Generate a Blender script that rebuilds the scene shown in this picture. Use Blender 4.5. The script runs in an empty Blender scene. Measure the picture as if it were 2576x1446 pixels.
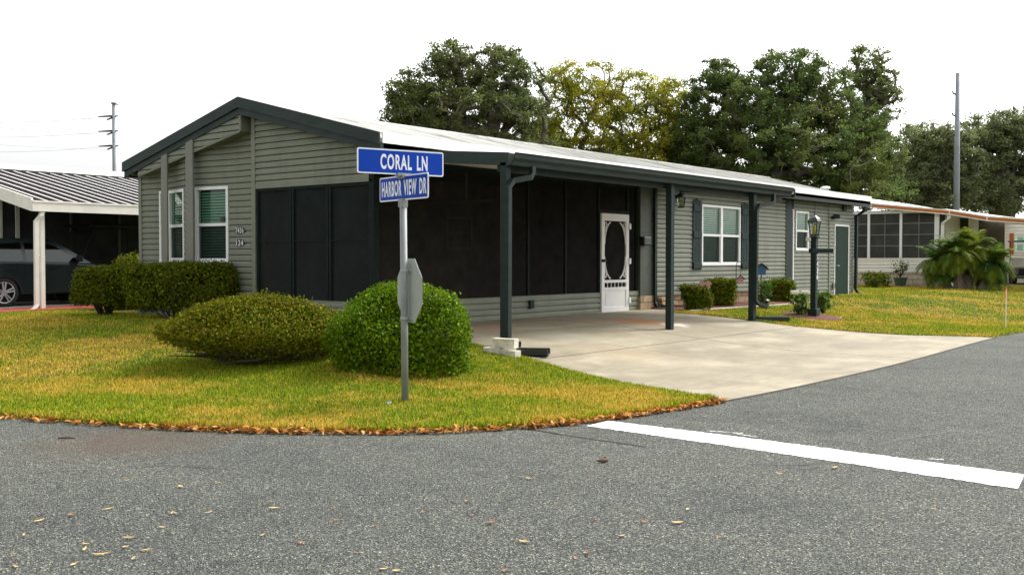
import bpy, bmesh, math, random
import numpy as np
from mathutils import Vector, Matrix
random.seed(7)
RNG = np.random.default_rng(7)
sc = bpy.context.scene
COL = sc.collection

# ------------------------------------------------------------------ camera and pixel->place helpers
FPX, PCX, PCY, HZ = 2604.0, 1288.0, 723.0, 651.0          # measured on the photograph
pit = math.atan((PCY - HZ) / FPX)
_l = math.hypot(.626, .780)
ca, cb = .626 / _l, .780 / _l
CAM = Vector((-11.42, -11.97, 1.43))
FW = Vector((cb * math.cos(pit), ca * math.cos(pit), -math.sin(pit)))
RT = Vector((ca, -cb, 0))
UPV = RT.cross(FW)
cam_d = bpy.data.cameras.new('camera')
cam = bpy.data.objects.new('camera', cam_d)
COL.objects.link(cam)
cam.matrix_world = Matrix(((RT.x, UPV.x, -FW.x, CAM.x), (RT.y, UPV.y, -FW.y, CAM.y), (RT.z, UPV.z, -FW.z, CAM.z), (0, 0, 0, 1)))
cam_d.sensor_width = 36
cam_d.lens = 36 * FPX / 2576
cam_d.clip_end = 2000
sc.camera = cam
VR, VF = Vector((ca, -cb, 0)), Vector((cb, ca, 0))         # level right / forward directions

def ray(x, y):
    return FW + RT * ((x - PCX) / FPX) + UPV * ((PCY - y) / FPX)
def on_y(x, y, v):
    d = ray(x, y); return CAM + d * ((v - CAM.y) / d.y)
def on_x(x, y, v):
    d = ray(x, y); return CAM + d * ((v - CAM.x) / d.x)
def on_z(x, y, v):
    d = ray(x, y); return CAM + d * ((v - CAM.z) / d.z)
def at(x, y, depth):
    return CAM + ray(x, y) * depth
def sm(t):
    t = np.clip(t, 0, 1); return t * t * (3 - 2 * t)
def H(x, y):
    m = np.minimum(y + 7, x + 7)
    return .3 * sm((m / 7 - .15) / .7)
def Hs(x, y):
    t_ = min(1, max(0, (min(y + 7, x + 7) / 7 - .15) / .7)); return .3 * t_ * t_ * (3 - 2 * t_)
def hit(x, y):
    d = ray(x, y); k = 4.0
    while k < 150:
        q = CAM + d * k
        if q.z <= Hs(q.x, q.y): break
        k += .03
    q.z = Hs(q.x, q.y)
    return q

# ------------------------------------------------------------------ materials
def srgb(r, g, b):
    f = lambda c: (c / 12.92 if c <= .04045 else ((c + .055) / 1.055) ** 2.4)
    return (f(r / 255), f(g / 255), f(b / 255), 1)
class NT:
    def __init__(s, name):
        s.m = bpy.data.materials.new(name); s.m.use_nodes = True
        s.n = s.m.node_tree.nodes; s.l = s.m.node_tree.links
        s.n.clear(); s.out = s.n.new('ShaderNodeOutputMaterial')
    def new(s, t, **k):
        n = s.n.new(t)
        for a, v in k.items(): setattr(n, a, v)
        return n
    def link(s, a, b): s.l.new(a, b)
    def pos(s, scale=(1, 1, 1)):
        g = s.new('ShaderNodeNewGeometry'); mp = s.new('ShaderNodeMapping')
        mp.inputs['Scale'].default_value = scale
        s.link(g.outputs['Position'], mp.inputs['Vector']); return mp.outputs['Vector']
    def noise(s, sc_, det=3, rough=.55, scale=(1, 1, 1), dist=0):
        n = s.new('ShaderNodeTexNoise'); n.inputs['Scale'].default_value = sc_
        n.inputs['Detail'].default_value = det; n.inputs['Roughness'].default_value = rough
        n.inputs['Distortion'].default_value = dist
        s.link(s.pos(scale), n.inputs['Vector']); return n.outputs['Fac']
    def ramp(s, fac, stops):
        r = s.new('ShaderNodeValToRGB'); e = r.color_ramp.elements
        while len(e) < len(stops): e.new(.5)
        for i, (p, c) in enumerate(stops):
            e[i].position = p; e[i].color = c if len(c) == 4 else (*c, 1)
        s.link(fac, r.inputs['Fac']); return r.outputs['Color']
    def mix(s, fac, a, b, mode='MIX'):
        m = s.new('ShaderNodeMix', data_type='RGBA', blend_type=mode)
        for v, i in ((fac, 0), (a, 6), (b, 7)):
            if hasattr(v, 'is_output') or hasattr(v, 'links'): s.link(v, m.inputs[i])
            else: m.inputs[i].default_value = v if i == 0 else (v if len(v) == 4 else (*v, 1))
        return m.outputs[2]
    def math(s, op, a, b=0.0):
        m = s.new('ShaderNodeMath', operation=op)
        for v, i in ((a, 0), (b, 1)):
            if hasattr(v, 'links'): s.link(v, m.inputs[i])
            else: m.inputs[i].default_value = v
        return m.outputs[0]
    def bump(s, h, strength, dist=.01):
        b = s.new('ShaderNodeBump'); b.inputs['Strength'].default_value = strength
        b.inputs['Distance'].default_value = dist
        s.link(h, b.inputs['Height']); return b.outputs['Normal']
    def bsdf(s, col, rough=.6, metal=0, normal=None, spec=.5):
        b = s.new('ShaderNodeBsdfPrincipled')
        if hasattr(col, 'links'): s.link(col, b.inputs['Base Color'])
        else: b.inputs['Base Color'].default_value = col if len(col) == 4 else (*col, 1)
        if hasattr(rough, 'links'): s.link(rough, b.inputs['Roughness'])
        else: b.inputs['Roughness'].default_value = rough
        b.inputs['Metallic'].default_value = metal
        b.inputs['Specular IOR Level'].default_value = spec
        if normal is not None: s.link(normal, b.inputs['Normal'])
        s.link(b.outputs[0], s.out.inputs['Surface']); return b

def plain(name, col, rough=.6, metal=0, var=.18, nscale=6, stretch=(1, 1, 1), spec=.5, bump=0):
    t = NT(name); n = t.noise(nscale, 4, .6, stretch)
    lo = tuple(c * (1 - var) for c in col[:3]); hi = tuple(min(1, c * (1 + var)) for c in col[:3])
    c = t.ramp(n, [(.3, lo), (.7, hi)])
    nm = t.bump(t.noise(nscale * 12, 2), bump, .004) if bump else None
    t.bsdf(c, rough, metal, nm, spec); return t.m

M = {}
t = NT('siding_vinyl'); c = t.ramp(t.noise(2.5, 4, .6, (1, 1, 6)), [(.3, (.176, .190, .140)), (.7, (.212, .226, .168))])
c = t.mix(t.math('MULTIPLY', t.ramp(t.noise(3.2, 4, .65, (1, 1, .16)), [(.46, (0, 0, 0)), (.70, (1, 1, 1))]), .38), c, (.105, .115, .078))
t.bsdf(c, .55, 0, t.bump(t.noise(1.3, 2), .25, .02), .3); M['siding'] = t.m
M['trim'] = plain('trim_grey', (.165, .170, .135), .55, 0, .1, 3)
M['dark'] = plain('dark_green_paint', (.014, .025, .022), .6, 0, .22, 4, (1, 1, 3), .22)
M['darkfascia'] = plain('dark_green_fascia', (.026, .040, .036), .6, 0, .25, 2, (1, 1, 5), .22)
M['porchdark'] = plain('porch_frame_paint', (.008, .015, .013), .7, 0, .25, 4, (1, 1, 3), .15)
M['white'] = plain('white_paint', (.82, .82, .80), .4, 0, .04, 5)
M['offwhite'] = plain('off_white_paint', (.74, .72, .63), .5, 0, .08, 3)
M['cream'] = plain('cream_vinyl', (.84, .81, .70), .5, 0, .07, 3)
M['brown'] = plain('brown_interior', (.17, .125, .095), .8, 0, .3, 3)
M['black'] = plain('black_plastic', (.012, .013, .014), .35, 0, .2, 8)
M['rubber'] = plain('tyre_rubber', (.015, .015, .015), .8, 0, .2, 20)
M['galv'] = plain('galvanised_steel', (.25, .27, .26), .6, .15, .14, 14, (1, 1, .4))
M['alu'] = plain('sign_back_aluminium', (.36, .39, .36), .6, .15, .06, 5)
M['steelpole'] = plain('grey_utility_pole', (.24, .26, .28), .7, .0, .15, 1.5)
M['blue'] = plain('blue_sign_sheeting', (.002, .052, .40), .5, 0, .06, 9, spec=.15)
M['signwhite'] = plain('white_sign_sheeting', (.84, .86, .88), .5, 0, .02, 9)
M['red'] = plain('red_sign_sheeting', (.45, .01, .012), .45, 0, .05, 9)
M['slat'] = plain('blind_slats', (.62, .70, .63), .6, 0, .05, 5)
M['orange'] = plain('orange_red_paint', (.48, .115, .006), .5, 0, .12, 5)
M['yellow'] = plain('yellow_bulb', (.70, .52, .02), .4, 0, .1, 20)
M['pink'] = plain('pink_paint', (.62, .33, .30), .6, 0, .15, 20)
M['birdblue'] = plain('blue_paint', (.03, .12, .25), .5, 0, .15, 20)
M['stone'] = plain('white_edging_stone', (.62, .57, .47), .85, 0, .25, 9, bump=.5)
M['paver'] = plain('rusty_paver', (.33, .15, .055), .9, 0, .35, 7, bump=.5)
M['redcurb'] = plain('red_painted_kerb', (.30, .050, .032), .8, 0, .25, 5)
M['concrete2'] = plain('neighbour_concrete', (.42, .42, .37), .85, 0, .18, 1.5)
M['bark'] = plain('bark', (.10, .085, .068), .9, 0, .35, 6, (1, 1, .3))
M['twig'] = plain('shrub_stem', (.05, .038, .027), .9, 0, .35, 9)
M['palmtrunk'] = plain('palm_trunk', (.20, .165, .115), .9, 0, .4, 12, (1, 1, 2))
M['pot'] = plain('green_plastic_pot', (.06, .09, .055), .55, 0, .2, 8)
M['paper'] = plain('litter_paper', (.75, .75, .74), .8, 0, .05, 20)
M['carpaint'] = plain('dark_car_paint', (.020, .032, .034), .16, .25, .15, 3)
M['alloy'] = plain('alloy_rim', (.42, .43, .44), .4, .5, .06, 9)
M['roofgalv'] = plain('neighbour_metal_roof', (.80, .79, .76), .35, 0, .06, 2)
M['panbrown'] = plain('dirty_roof_pan', (.016, .011, .011), .95, 0, .4, 3, spec=.05)
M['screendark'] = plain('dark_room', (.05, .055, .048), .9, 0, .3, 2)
M['mulchbrown'] = plain('twig_brown', (.1, .06, .035), .9, 0, .3, 30)
M['shingle'] = plain('soffit_grey', (.10, .11, .10), .7, 0, .15, 3)
M['seat'] = plain('cart_seat', (.42, .40, .33), .6, 0, .12, 6)

M['tar'] = plain('dark_joint_soil', (.03, .024, .016), .95, 0, .4, 20)
def brick_mat(name, c1, c2, mortar, bw, bh, axis):
    t = NT(name); g = t.new('ShaderNodeNewGeometry'); sx = t.new('ShaderNodeSeparateXYZ'); cx = t.new('ShaderNodeCombineXYZ')
    t.link(g.outputs['Position'], sx.inputs[0]); t.link(sx.outputs[axis], cx.inputs[0]); t.link(sx.outputs[2], cx.inputs[1])
    b = t.new('ShaderNodeTexBrick'); t.link(cx.outputs[0], b.inputs['Vector'])
    b.inputs['Color1'].default_value = (*c1, 1); b.inputs['Color2'].default_value = (*c2, 1); b.inputs['Mortar'].default_value = (*mortar, 1)
    b.inputs['Scale'].default_value = 1; b.inputs['Brick Width'].default_value = bw; b.inputs['Row Height'].default_value = bh
    b.inputs['Mortar Size'].default_value = .012
    col = t.mix(.55, b.outputs['Color'], t.ramp(t.noise(9, 4), [(.3, (.35, .33, .3)), (.7, (1, 1, 1))]), 'MULTIPLY')
    t.bsdf(col, .85, 0, t.bump(b.outputs['Fac'], -.6, .01)); return t.m
M['skirt'] = brick_mat('tan_skirting_brick', (.52, .38, .22), (.40, .27, .15), (.16, .13, .1), .38, .16, 0)
M['skirt2'] = brick_mat('pale_skirting_brick', (.70, .60, .45), (.55, .45, .32), (.26, .22, .17), .42, .2, 1)

def glass_mat(name, tint, gl=.14):
    t = NT(name); tr = t.new('ShaderNodeBsdfTransparent'); tr.inputs[0].default_value = (*tint, 1)
    g = t.new('ShaderNodeBsdfGlossy'); g.inputs['Roughness'].default_value = .03; g.inputs[0].default_value = (.9, .95, .92, 1)
    lw = t.new('ShaderNodeLayerWeight'); lw.inputs['Blend'].default_value = .25
    f = t.math('ADD', t.math('MULTIPLY', lw.outputs['Fresnel'], .8), gl * .3)
    m = t.new('ShaderNodeMixShader'); t.link(f, m.inputs[0]); t.link(tr.outputs[0], m.inputs[1]); t.link(g.outputs[0], m.inputs[2])
    t.link(m.outputs[0], t.out.inputs['Surface']); return t.m
M['glass'] = glass_mat('window_glass', (.50, .74, .60))
M['lampglass'] = glass_mat('lamp_glass', (.8, .85, .8))
M['carglass'] = glass_mat('car_glass', (.06, .08, .075), .12)
def mesh_mat(name, col, op):
    t = NT(name); tr = t.new('ShaderNodeBsdfTransparent'); d = t.new('ShaderNodeBsdfPrincipled')
    c = t.ramp(t.noise(2.2, 3), [(.3, tuple(x * .75 for x in col)), (.7, tuple(x * 1.25 for x in col))])
    t.link(c, d.inputs['Base Color']); d.inputs['Roughness'].default_value = .8; d.inputs['Specular IOR Level'].default_value = .12
    m = t.new('ShaderNodeMixShader'); m.inputs[0].default_value = op
    t.link(tr.outputs[0], m.inputs[1]); t.link(d.outputs[0], m.inputs[2]); t.link(m.outputs[0], t.out.inputs['Surface']); return t.m
M['screen'] = mesh_mat('insect_screen', (.010, .011, .011), .53)
M['screen_front'] = mesh_mat('vinyl_screen', (.012, .018, .018), .80)
M['screen_grey'] = mesh_mat('grey_insect_screen', (.062, .062, .056), .9)

def leaf_mat(name, stops, trans=.3, rough=.55, patch=None, pscale=1.2, spec=.04):
    t = NT(name); a = t.new('ShaderNodeAttribute', attribute_name='rnd')
    c = t.ramp(a.outputs['Fac'], stops)
    if patch:
        c = t.mix(t.ramp(t.noise(pscale, 3), [(.46, (0, 0, 0)), (.66, (1, 1, 1))]), c, patch)
    b = t.new('ShaderNodeBsdfPrincipled'); t.link(c, b.inputs['Base Color']); b.inputs['Roughness'].default_value = rough
    b.inputs['Specular IOR Level'].default_value = spec
    tl = t.new('ShaderNodeBsdfTranslucent'); t.link(c, tl.inputs[0])
    m = t.new('ShaderNodeMixShader'); m.inputs[0].default_value = trans
    t.link(b.outputs[0], m.inputs[1]); t.link(tl.outputs[0], m.inputs[2]); t.link(m.outputs[0], t.out.inputs['Surface']); return t.m
M['leaf_hedge'] = leaf_mat('hedge_leaves', [(0, (.030, .055, .004)), (.5, (.105, .152, .008)), (.85, (.19, .22, .011)), (1, (.27, .21, .015))], .25, .6, (.105, .118, .008), 2.2)
M['leaf_olive'] = leaf_mat('olive_hedge_leaves', [(0, (.035, .050, .003)), (.5, (.120, .152, .007)), (.85, (.21, .22, .010)), (1, (.36, .23, .02))], .25, .6, (.145, .135, .008), 2.0)
M['leaf_bright'] = leaf_mat('bright_shrub_leaves', [(0, (.025, .070, .001)), (.5, (.100, .205, .002)), (.88, (.20, .32, .004)), (1, (.32, .38, .01))], .32, .55, (.09, .15, .002), 3, .12)
M['leaf_box'] = leaf_mat('boxwood_leaves', [(0, (.04, .075, .005)), (.6, (.115, .17, .008)), (1, (.22, .26, .012))], .25, .55, (.13, .115, .015), 4)
M['leaf_rose'] = leaf_mat('rose_leaves', [(0, (.06, .12, .02)), (.8, (.15, .24, .045)), (.93, (.22, .28, .06)), (1, (.6, .55, .5))], .3)
M['leaf_oak'] = leaf_mat('oak_leaves', [(0, (.068, .094, .034)), (.6, (.155, .200, .064)), (.93, (.24, .28, .085)), (1, (.32, .20, .06))], .47, .6, (.165, .185, .064), .35)
M['leaf_oak_dark'] = leaf_mat('dark_oak_leaves', [(0, (.052, .086, .028)), (.6, (.118, .175, .048)), (.95, (.195, .245, .064)), (1, (.25, .17, .05))], .47, .6, (.14, .168, .044), .3)
M['leaf_gold'] = leaf_mat('yellowing_leaves', [(0, (.15, .17, .020)), (.45, (.32, .33, .030)), (.85, (.50, .42, .035)), (1, (.52, .25, .035))], .48, .6, (.23, .28, .035), .4)
M['leaf_far'] = leaf_mat('hazed_tree_leaves', [(0, (.13, .16, .075)), (.6, (.23, .27, .12)), (1, (.31, .36, .15))], .44, .6, (.18, .215, .10), .3)  # distance haze put into the leaf colour: paler and greyer
M['leaf_palm'] = leaf_mat('palm_leaves', [(0, (.03, .085, .018)), (.6, (.085, .165, .020)), (1, (.23, .25, .02))], .35, .5, (.15, .19, .014), .9)
M['litter'] = leaf_mat('dry_leaf_litter', [(0, (.09, .03, .008)), (.4, (.42, .17, .035)), (.8, (.62, .30, .08)), (1, (.74, .48, .22))], .15, .6)
M['leafdry'] = plain('dry_leaf', (.52, .36, .13), .6, 0, .5, 3)
M['leafbrown'] = plain('brown_leaf', (.30, .13, .05), .6, 0, .4, 3)

def grass_col(t):
    big = t.noise(.42, 3, .6, (1, 1, 1), .4); fine = t.noise(2.6, 3, .65, (1, 1, 1), .3); tuft = t.noise(11, 2, .6)
    s = t.math('ADD', t.math('ADD', t.math('MULTIPLY', big, .66), t.math('MULTIPLY', fine, .34)), t.math('MULTIPLY', tuft, .16))
    return t.ramp(s, [(.545, (0, 0, 0)), (.655, (1, 1, 1))])
t = NT('lawn_soil'); k = grass_col(t)
c = t.mix(k, (.06, .085, .006), (.24, .16, .025)); c = t.mix(t.ramp(t.noise(40, 3), [(.3, (.35, .35, .35)), (.65, (1, 1, 1))]), (.05, .04, .012), c)
t.bsdf(c, .95, 0, t.bump(t.noise(60, 3), .8, .03), .2); M['lawn'] = t.m
t = NT('grass_blades'); k = grass_col(t); a = t.new('ShaderNodeAttribute', attribute_name='rnd')
gr = t.ramp(a.outputs['Fac'], [(0, (.035, .075, .001)), (.4, (.15, .25, .003)), (.75, (.36, .45, .008)), (1, (.70, .54, .05))])
st = t.ramp(a.outputs['Fac'], [(0, (.08, .10, .003)), (.3, (.36, .28, .010)), (.7, (.70, .49, .045)), (1, (.84, .66, .19))])
c = t.mix(k, gr, st)
b = t.new('ShaderNodeBsdfPrincipled'); t.link(c, b.inputs['Base Color']); b.inputs['Roughness'].default_value = .6; b.inputs['Specular IOR Level'].default_value = .25
tl = t.new('ShaderNodeBsdfTranslucent'); t.link(c, tl.inputs[0]); m = t.new('ShaderNodeMixShader'); m.inputs[0].default_value = .3
t.link(b.outputs[0], m.inputs[1]); t.link(tl.outputs[0], m.inputs[2]); t.link(m.outputs[0], t.out.inputs['Surface']); M['grass'] = t.m

# asphalt
t = NT('asphalt'); big = t.noise(.5, 4, .6); mid = t.noise(3.5, 4, .6); lane = t.noise(.9, 3, .6, (1, .16, 1))
v = t.new('ShaderNodeTexVoronoi'); v.inputs['Scale'].default_value = 138; t.link(t.pos(), v.inputs['Vector'])
sp = t.new('ShaderNodeSeparateColor'); t.link(v.outputs['Color'], sp.inputs[0])
chip = t.ramp(sp.outputs[0], [(0, (.020, .022, .022)), (.25, (.062, .066, .063)), (.68, (.126, .132, .121)), (.88, (.21, .215, .185)), (.96, (.27, .27, .22)), (1, (.62, .60, .48))])
s_ = t.math('ADD', t.math('ADD', t.math('MULTIPLY', big, .42), t.math('MULTIPLY', mid, .30)), t.math('MULTIPLY', lane, .30))
c = t.mix(.9, chip, t.ramp(s_, [(.36, (.66, .68, .71)), (.50, (.96, .97, .97)), (.66, (1.2, 1.2, 1.15))]), 'MULTIPLY')
n2 = t.noise(55, 3, .75); c = t.mix(.8, c, t.ramp(n2, [(.32, (.52, .53, .54)), (.68, (1.38, 1.38, 1.34))]), 'MULTIPLY')
oil = t.noise(1.7, 3, .5); c = t.mix(t.math('MULTIPLY', t.ramp(oil, [(.66, (0, 0, 0)), (.74, (1, 1, 1))]), .35), c, (.045, .046, .046))
# tan silt washed along the lawn edge near the corner
g = t.new('ShaderNodeNewGeometry'); mp = t.new('ShaderNodeVectorMath', operation='DISTANCE'); mp.inputs[1].default_value = (-7.0, -4.6, 0); t.link(g.outputs['Position'], mp.inputs[0])
silt = t.math('MULTIPLY', t.ramp(t.math('ADD', mp.outputs['Value'], t.math('MULTIPLY', mid, .9)), [(.75, (1, 1, 1)), (1.0, (0, 0, 0))]), .5)
mm = t.new('ShaderNodeMapRange'); mm.inputs['From Min'].default_value = 1.3; mm.inputs['From Max'].default_value = .5; t.link(t.math('ADD', mp.outputs['Value'], t.math('MULTIPLY', mid, .7)), mm.inputs['Value'])
c = t.mix(t.math('MULTIPLY', mm.outputs[0], .65), c, (.125, .088, .062))
t.bsdf(c, .9, 0, t.bump(v.outputs['Distance'], .9, .014), .2); M['asphalt'] = t.m

# driveway concrete: joints, rust stains, oil, weathering
t = NT('driveway_concrete'); g = t.new('ShaderNodeNewGeometry'); sx = t.new('ShaderNodeSeparateXYZ'); t.link(g.outputs['Position'], sx.inputs[0])
c = t.ramp(t.noise(.8, 5, .65), [(.28, (.185, .165, .116)), (.52, (.29, .256, .178)), (.75, (.43, .385, .285))])
c = t.mix(.5, c, t.ramp(t.noise(14, 5, .7), [(.3, (.72, .70, .66)), (.7, (1.1, 1.1, 1.1))]), 'MULTIPLY')
# old water streaks and dark tyre dirt under the roof
stn = t.ramp(t.noise(1.1, 4, .6, (.7, 1.6, 1), .8), [(.42, (0, 0, 0)), (.62, (1, 1, 1))])
c = t.mix(t.math('MULTIPLY', stn, .6), c, (.165, .135, .088))
def spot(x, y, r, col, amt):
    global c
    d = t.new('ShaderNodeVectorMath', operation='DISTANCE'); d.inputs[1].default_value = (x, y, .2); t.link(g.outputs['Position'], d.inputs[0])
    mr = t.new('ShaderNodeMapRange'); mr.inputs['From Min'].default_value = r; mr.inputs['From Max'].default_value = r * .25
    t.link(t.math('ADD', d.outputs['Value'], t.math('MULTIPLY', t.math('SUBTRACT', t.noise(4, 4), .5), r * 1.6)), mr.inputs['Value'])
    c = t.mix(t.math('MULTIPLY', mr.outputs[0], amt), c, col)
for q in ((1990 * .8, 812, .55), (1640, 815, .75), (1590, 808, .45), (1240, 828, .5), (1480, 812, .4)):
    p = hit(q[0], q[1]); spot(p.x, p.y, q[2], (.42, .16, .04), .75)
p = hit(1700, 820); spot(p.x, p.y, .35, (.8, .8, .76), .9)
p = hit(1420, 850); spot(p.x, p.y, .8, (.27, .26, .2), .6)
p = hit(1560, 890); spot(p.x, p.y, 1.0, (.36, .28, .17), .5)
dirt = t.ramp(t.noise(.35, 3), [(.40, (0, 0, 0)), (.65, (1, 1, 1))])
c = t.mix(t.math('MULTIPLY', dirt, .25), c, (.36, .31, .22))
for ax, v0, w in ((1, -3.9, .020), (0, 3.55, .022), (0, 1.4, .010), (1, -2.05, .011)):
    d = t.math('ABSOLUTE', t.math('SUBTRACT', sx.outputs[ax], t.math('ADD', v0 - .02, t.math('MULTIPLY', t.noise(1.5, 2), .04))))
    c = t.mix(t.math('MULTIPLY', t.math('LESS_THAN', d, w), .8), c, (.08, .065, .045))
t.bsdf(c, .8, 0, t.bump(t.noise(90, 3), .25, .004), .4); M['drive'] = t.m
t = NT('worn_road_paint'); c = t.ramp(t.noise(34, 5, .75), [(.36, (.13, .13, .13)), (.41, (.60, .60, .59)), (.5, (.80, .80, .79)), (.7, (.86, .86, .85))])
t.bsdf(c, .75, 0, t.bump(t.noise(120, 2), .4, .006)); M['roadpaint'] = t.m
t = NT('red_mulch'); c = t.ramp(t.noise(38, 4, .7), [(.3, (.03, .011, .007)), (.6, (.17, .045, .025)), (.8, (.26, .095, .05))])
t.bsdf(c, .95, 0, t.bump(t.noise(45, 3), 1, .04)); M['mulch'] = t.m
# white pan roof with mildew streaks running down the slope
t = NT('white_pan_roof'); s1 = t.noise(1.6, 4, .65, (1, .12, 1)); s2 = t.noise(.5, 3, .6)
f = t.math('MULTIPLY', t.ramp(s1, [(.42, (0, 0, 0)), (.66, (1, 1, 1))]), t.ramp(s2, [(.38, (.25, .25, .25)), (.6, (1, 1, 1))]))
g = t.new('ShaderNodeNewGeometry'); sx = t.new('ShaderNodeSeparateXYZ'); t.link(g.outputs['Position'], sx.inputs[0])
grey = t.math('MULTIPLY', t.ramp(t.math('ADD', t.math('MULTIPLY', sx.outputs[0], .08), t.math('MULTIPLY', t.math('SUBTRACT', s2, .5), .8)), [(.1, (0, 0, 0)), (.75, (1, 1, 1))]), .75)  # glossy reflection painted in: near end whiter, greying towards the far end
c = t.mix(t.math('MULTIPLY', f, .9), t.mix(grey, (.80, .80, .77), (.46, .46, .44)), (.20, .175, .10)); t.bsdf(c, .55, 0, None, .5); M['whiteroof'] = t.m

# ------------------------------------------------------------------ mesh builder
BASE = {}
def base_of(parent):
    return BASE.get(parent.name, Vector((0, 0, 0))) if parent else Vector((0, 0, 0))
class MB:
    def __init__(s): s.v = []; s.f = []; s.mi = []; s.cur = 0
    def add(s, vs, fs):
        o = len(s.v); s.v += [tuple(x) for x in vs]
        for f in fs: s.f.append(tuple(o + i for i in f)); s.mi.append(s.cur)
    def quad(s, a, b, c, d): s.add([a, b, c, d], [(0, 1, 2, 3)])
    def hexa(s, p):      # 8 corners: bottom 0-3 ccw, top 4-7
        s.add(p, [(3, 2, 1, 0), (4, 5, 6, 7), (0, 1, 5, 4), (1, 2, 6, 5), (2, 3, 7, 6), (3, 0, 4, 7)])
    def box(s, x0, x1, y0, y1, z0, z1):
        s.hexa([(x0, y0, z0), (x1, y0, z0), (x1, y1, z0), (x0, y1, z0), (x0, y0, z1), (x1, y0, z1), (x1, y1, z1), (x0, y1, z1)])
    def tube(s, pts, r, n=8, caps=True):
        pts = [Vector(p) for p in pts]
        if not isinstance(r, (list, tuple)): r = [r] * len(pts)
        o = len(s.v); a = None
        for i, p in enumerate(pts):
            d = (pts[min(i + 1, len(pts) - 1)] - pts[max(i - 1, 0)])
            if d.length < 1e-9: d = Vector((0, 0, 1))
            d.normalize()
            if a is None: a = d.orthogonal().normalized()
            else:
                a = a - d * a.dot(d); a = a.normalized() if a.length > 1e-6 else d.orthogonal().normalized()
            b = d.cross(a)
            for k in range(n):
                th = 2 * math.pi * k / n
                s.v.append(tuple(p + (a * math.cos(th) + b * math.sin(th)) * r[i]))
        for i in range(len(pts) - 1):
            for k in range(n):
                k2 = (k + 1) % n
                s.f.append((o + i * n + k, o + i * n + k2, o + (i + 1) * n + k2, o + (i + 1) * n + k)); s.mi.append(s.cur)
        if caps:
            s.f.append(tuple(o + k for k in range(n))[::-1]); s.f.append(tuple(o + (len(pts) - 1) * n + k for k in range(n))); s.mi += [s.cur] * 2
    def rtube(s, pts, w, d, side):   # rectangular section swept along pts; side = horizontal width direction
        pts = [Vector(p) for p in pts]; side = Vector(side).normalized(); o = len(s.v)
        for i, p in enumerate(pts):
            t_ = (pts[min(i + 1, len(pts) - 1)] - pts[max(i - 1, 0)]).normalized(); nn = t_.cross(side).normalized()
            for a, b in ((-1, -1), (1, -1), (1, 1), (-1, 1)): s.v.append(tuple(p + side * a * w / 2 + nn * b * d / 2))
        for i in range(len(pts) - 1):
            for k in range(4):
                k2 = (k + 1) % 4; s.f.append((o + i * 4 + k, o + i * 4 + k2, o + (i + 1) * 4 + k2, o + (i + 1) * 4 + k)); s.mi.append(s.cur)
        s.f.append((o + 3, o + 2, o + 1, o)); e = o + (len(pts) - 1) * 4; s.f.append((e, e + 1, e + 2, e + 3)); s.mi += [s.cur] * 2
    def lathe(s, c, prof, n=16):
        c = Vector(c); o = len(s.v)
        for r, z in prof:
            for k in range(n):
                th = 2 * math.pi * k / n; s.v.append((c.x + r * math.cos(th), c.y + r * math.sin(th), c.z + z))
        for i in range(len(prof) - 1):
            for k in range(n):
                k2 = (k + 1) % n; s.f.append((o + i * n + k, o + i * n + k2, o + (i + 1) * n + k2, o + (i + 1) * n + k)); s.mi.append(s.cur)
        s.f.append(tuple(o + k for k in range(n))[::-1]); s.f.append(tuple(o + (len(prof) - 1) * n + k for k in range(n))); s.mi += [s.cur] * 2
    def prism(s, poly, ext):   # closed 3D polygon extruded by vector
        poly = [Vector(p) for p in poly]; ext = Vector(ext); n = len(poly); o = len(s.v)
        s.v += [tuple(p) for p in poly] + [tuple(p + ext) for p in poly]
        s.f.append(tuple(o + i for i in range(n))[::-1]); s.f.append(tuple(o + n + i for i in range(n)))
        for i in range(n):
            j = (i + 1) % n; s.f.append((o + i, o + j, o + n + j, o + n + i))
        s.mi += [s.cur] * (n + 2)
    def build(s, name, mats, parent=None, smooth=False, bevel=0, fix=True):
        bo = base_of(parent); me = bpy.data.meshes.new(name)
        me.from_pydata([(x - bo.x, y - bo.y, z - bo.z) for x, y, z in s.v], [], s.f)
        mats = mats if isinstance(mats, (list, tuple)) else [mats]
        for m_ in mats: me.materials.append(M[m_] if isinstance(m_, str) else m_)
        if len(mats) > 1: me.polygons.foreach_set('material_index', s.mi)
        if fix:
            bm = bmesh.new(); bm.from_mesh(me); bmesh.ops.recalc_face_normals(bm, faces=bm.faces); bm.to_mesh(me); bm.free()
        if smooth: me.polygons.foreach_set('use_smooth', [True] * len(me.polygons))
        me.update()
        o = bpy.data.objects.new(name, me); COL.objects.link(o)
        if parent: o.parent = parent; BASE[o.name] = bo
        else: BASE[o.name] = Vector((0, 0, 0))
        if bevel:
            bv = o.modifiers.new('bevel', 'BEVEL'); bv.width = bevel; bv.segments = 2; bv.limit_method = 'ANGLE'
        return o
def tag(o, label=None, cat=None, group=None, kind=None):
    for k_, v_ in (('label', label), ('category', cat), ('group', group), ('kind', kind)):
        if v_: o[k_] = v_
    return o
def thing(name, loc, label, cat, group=None):
    o = bpy.data.objects.new(name, None); COL.objects.link(o); o.location = loc; o.empty_display_size = .2
    BASE[o.name] = Vector(loc); return tag(o, label, cat, group)
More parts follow.
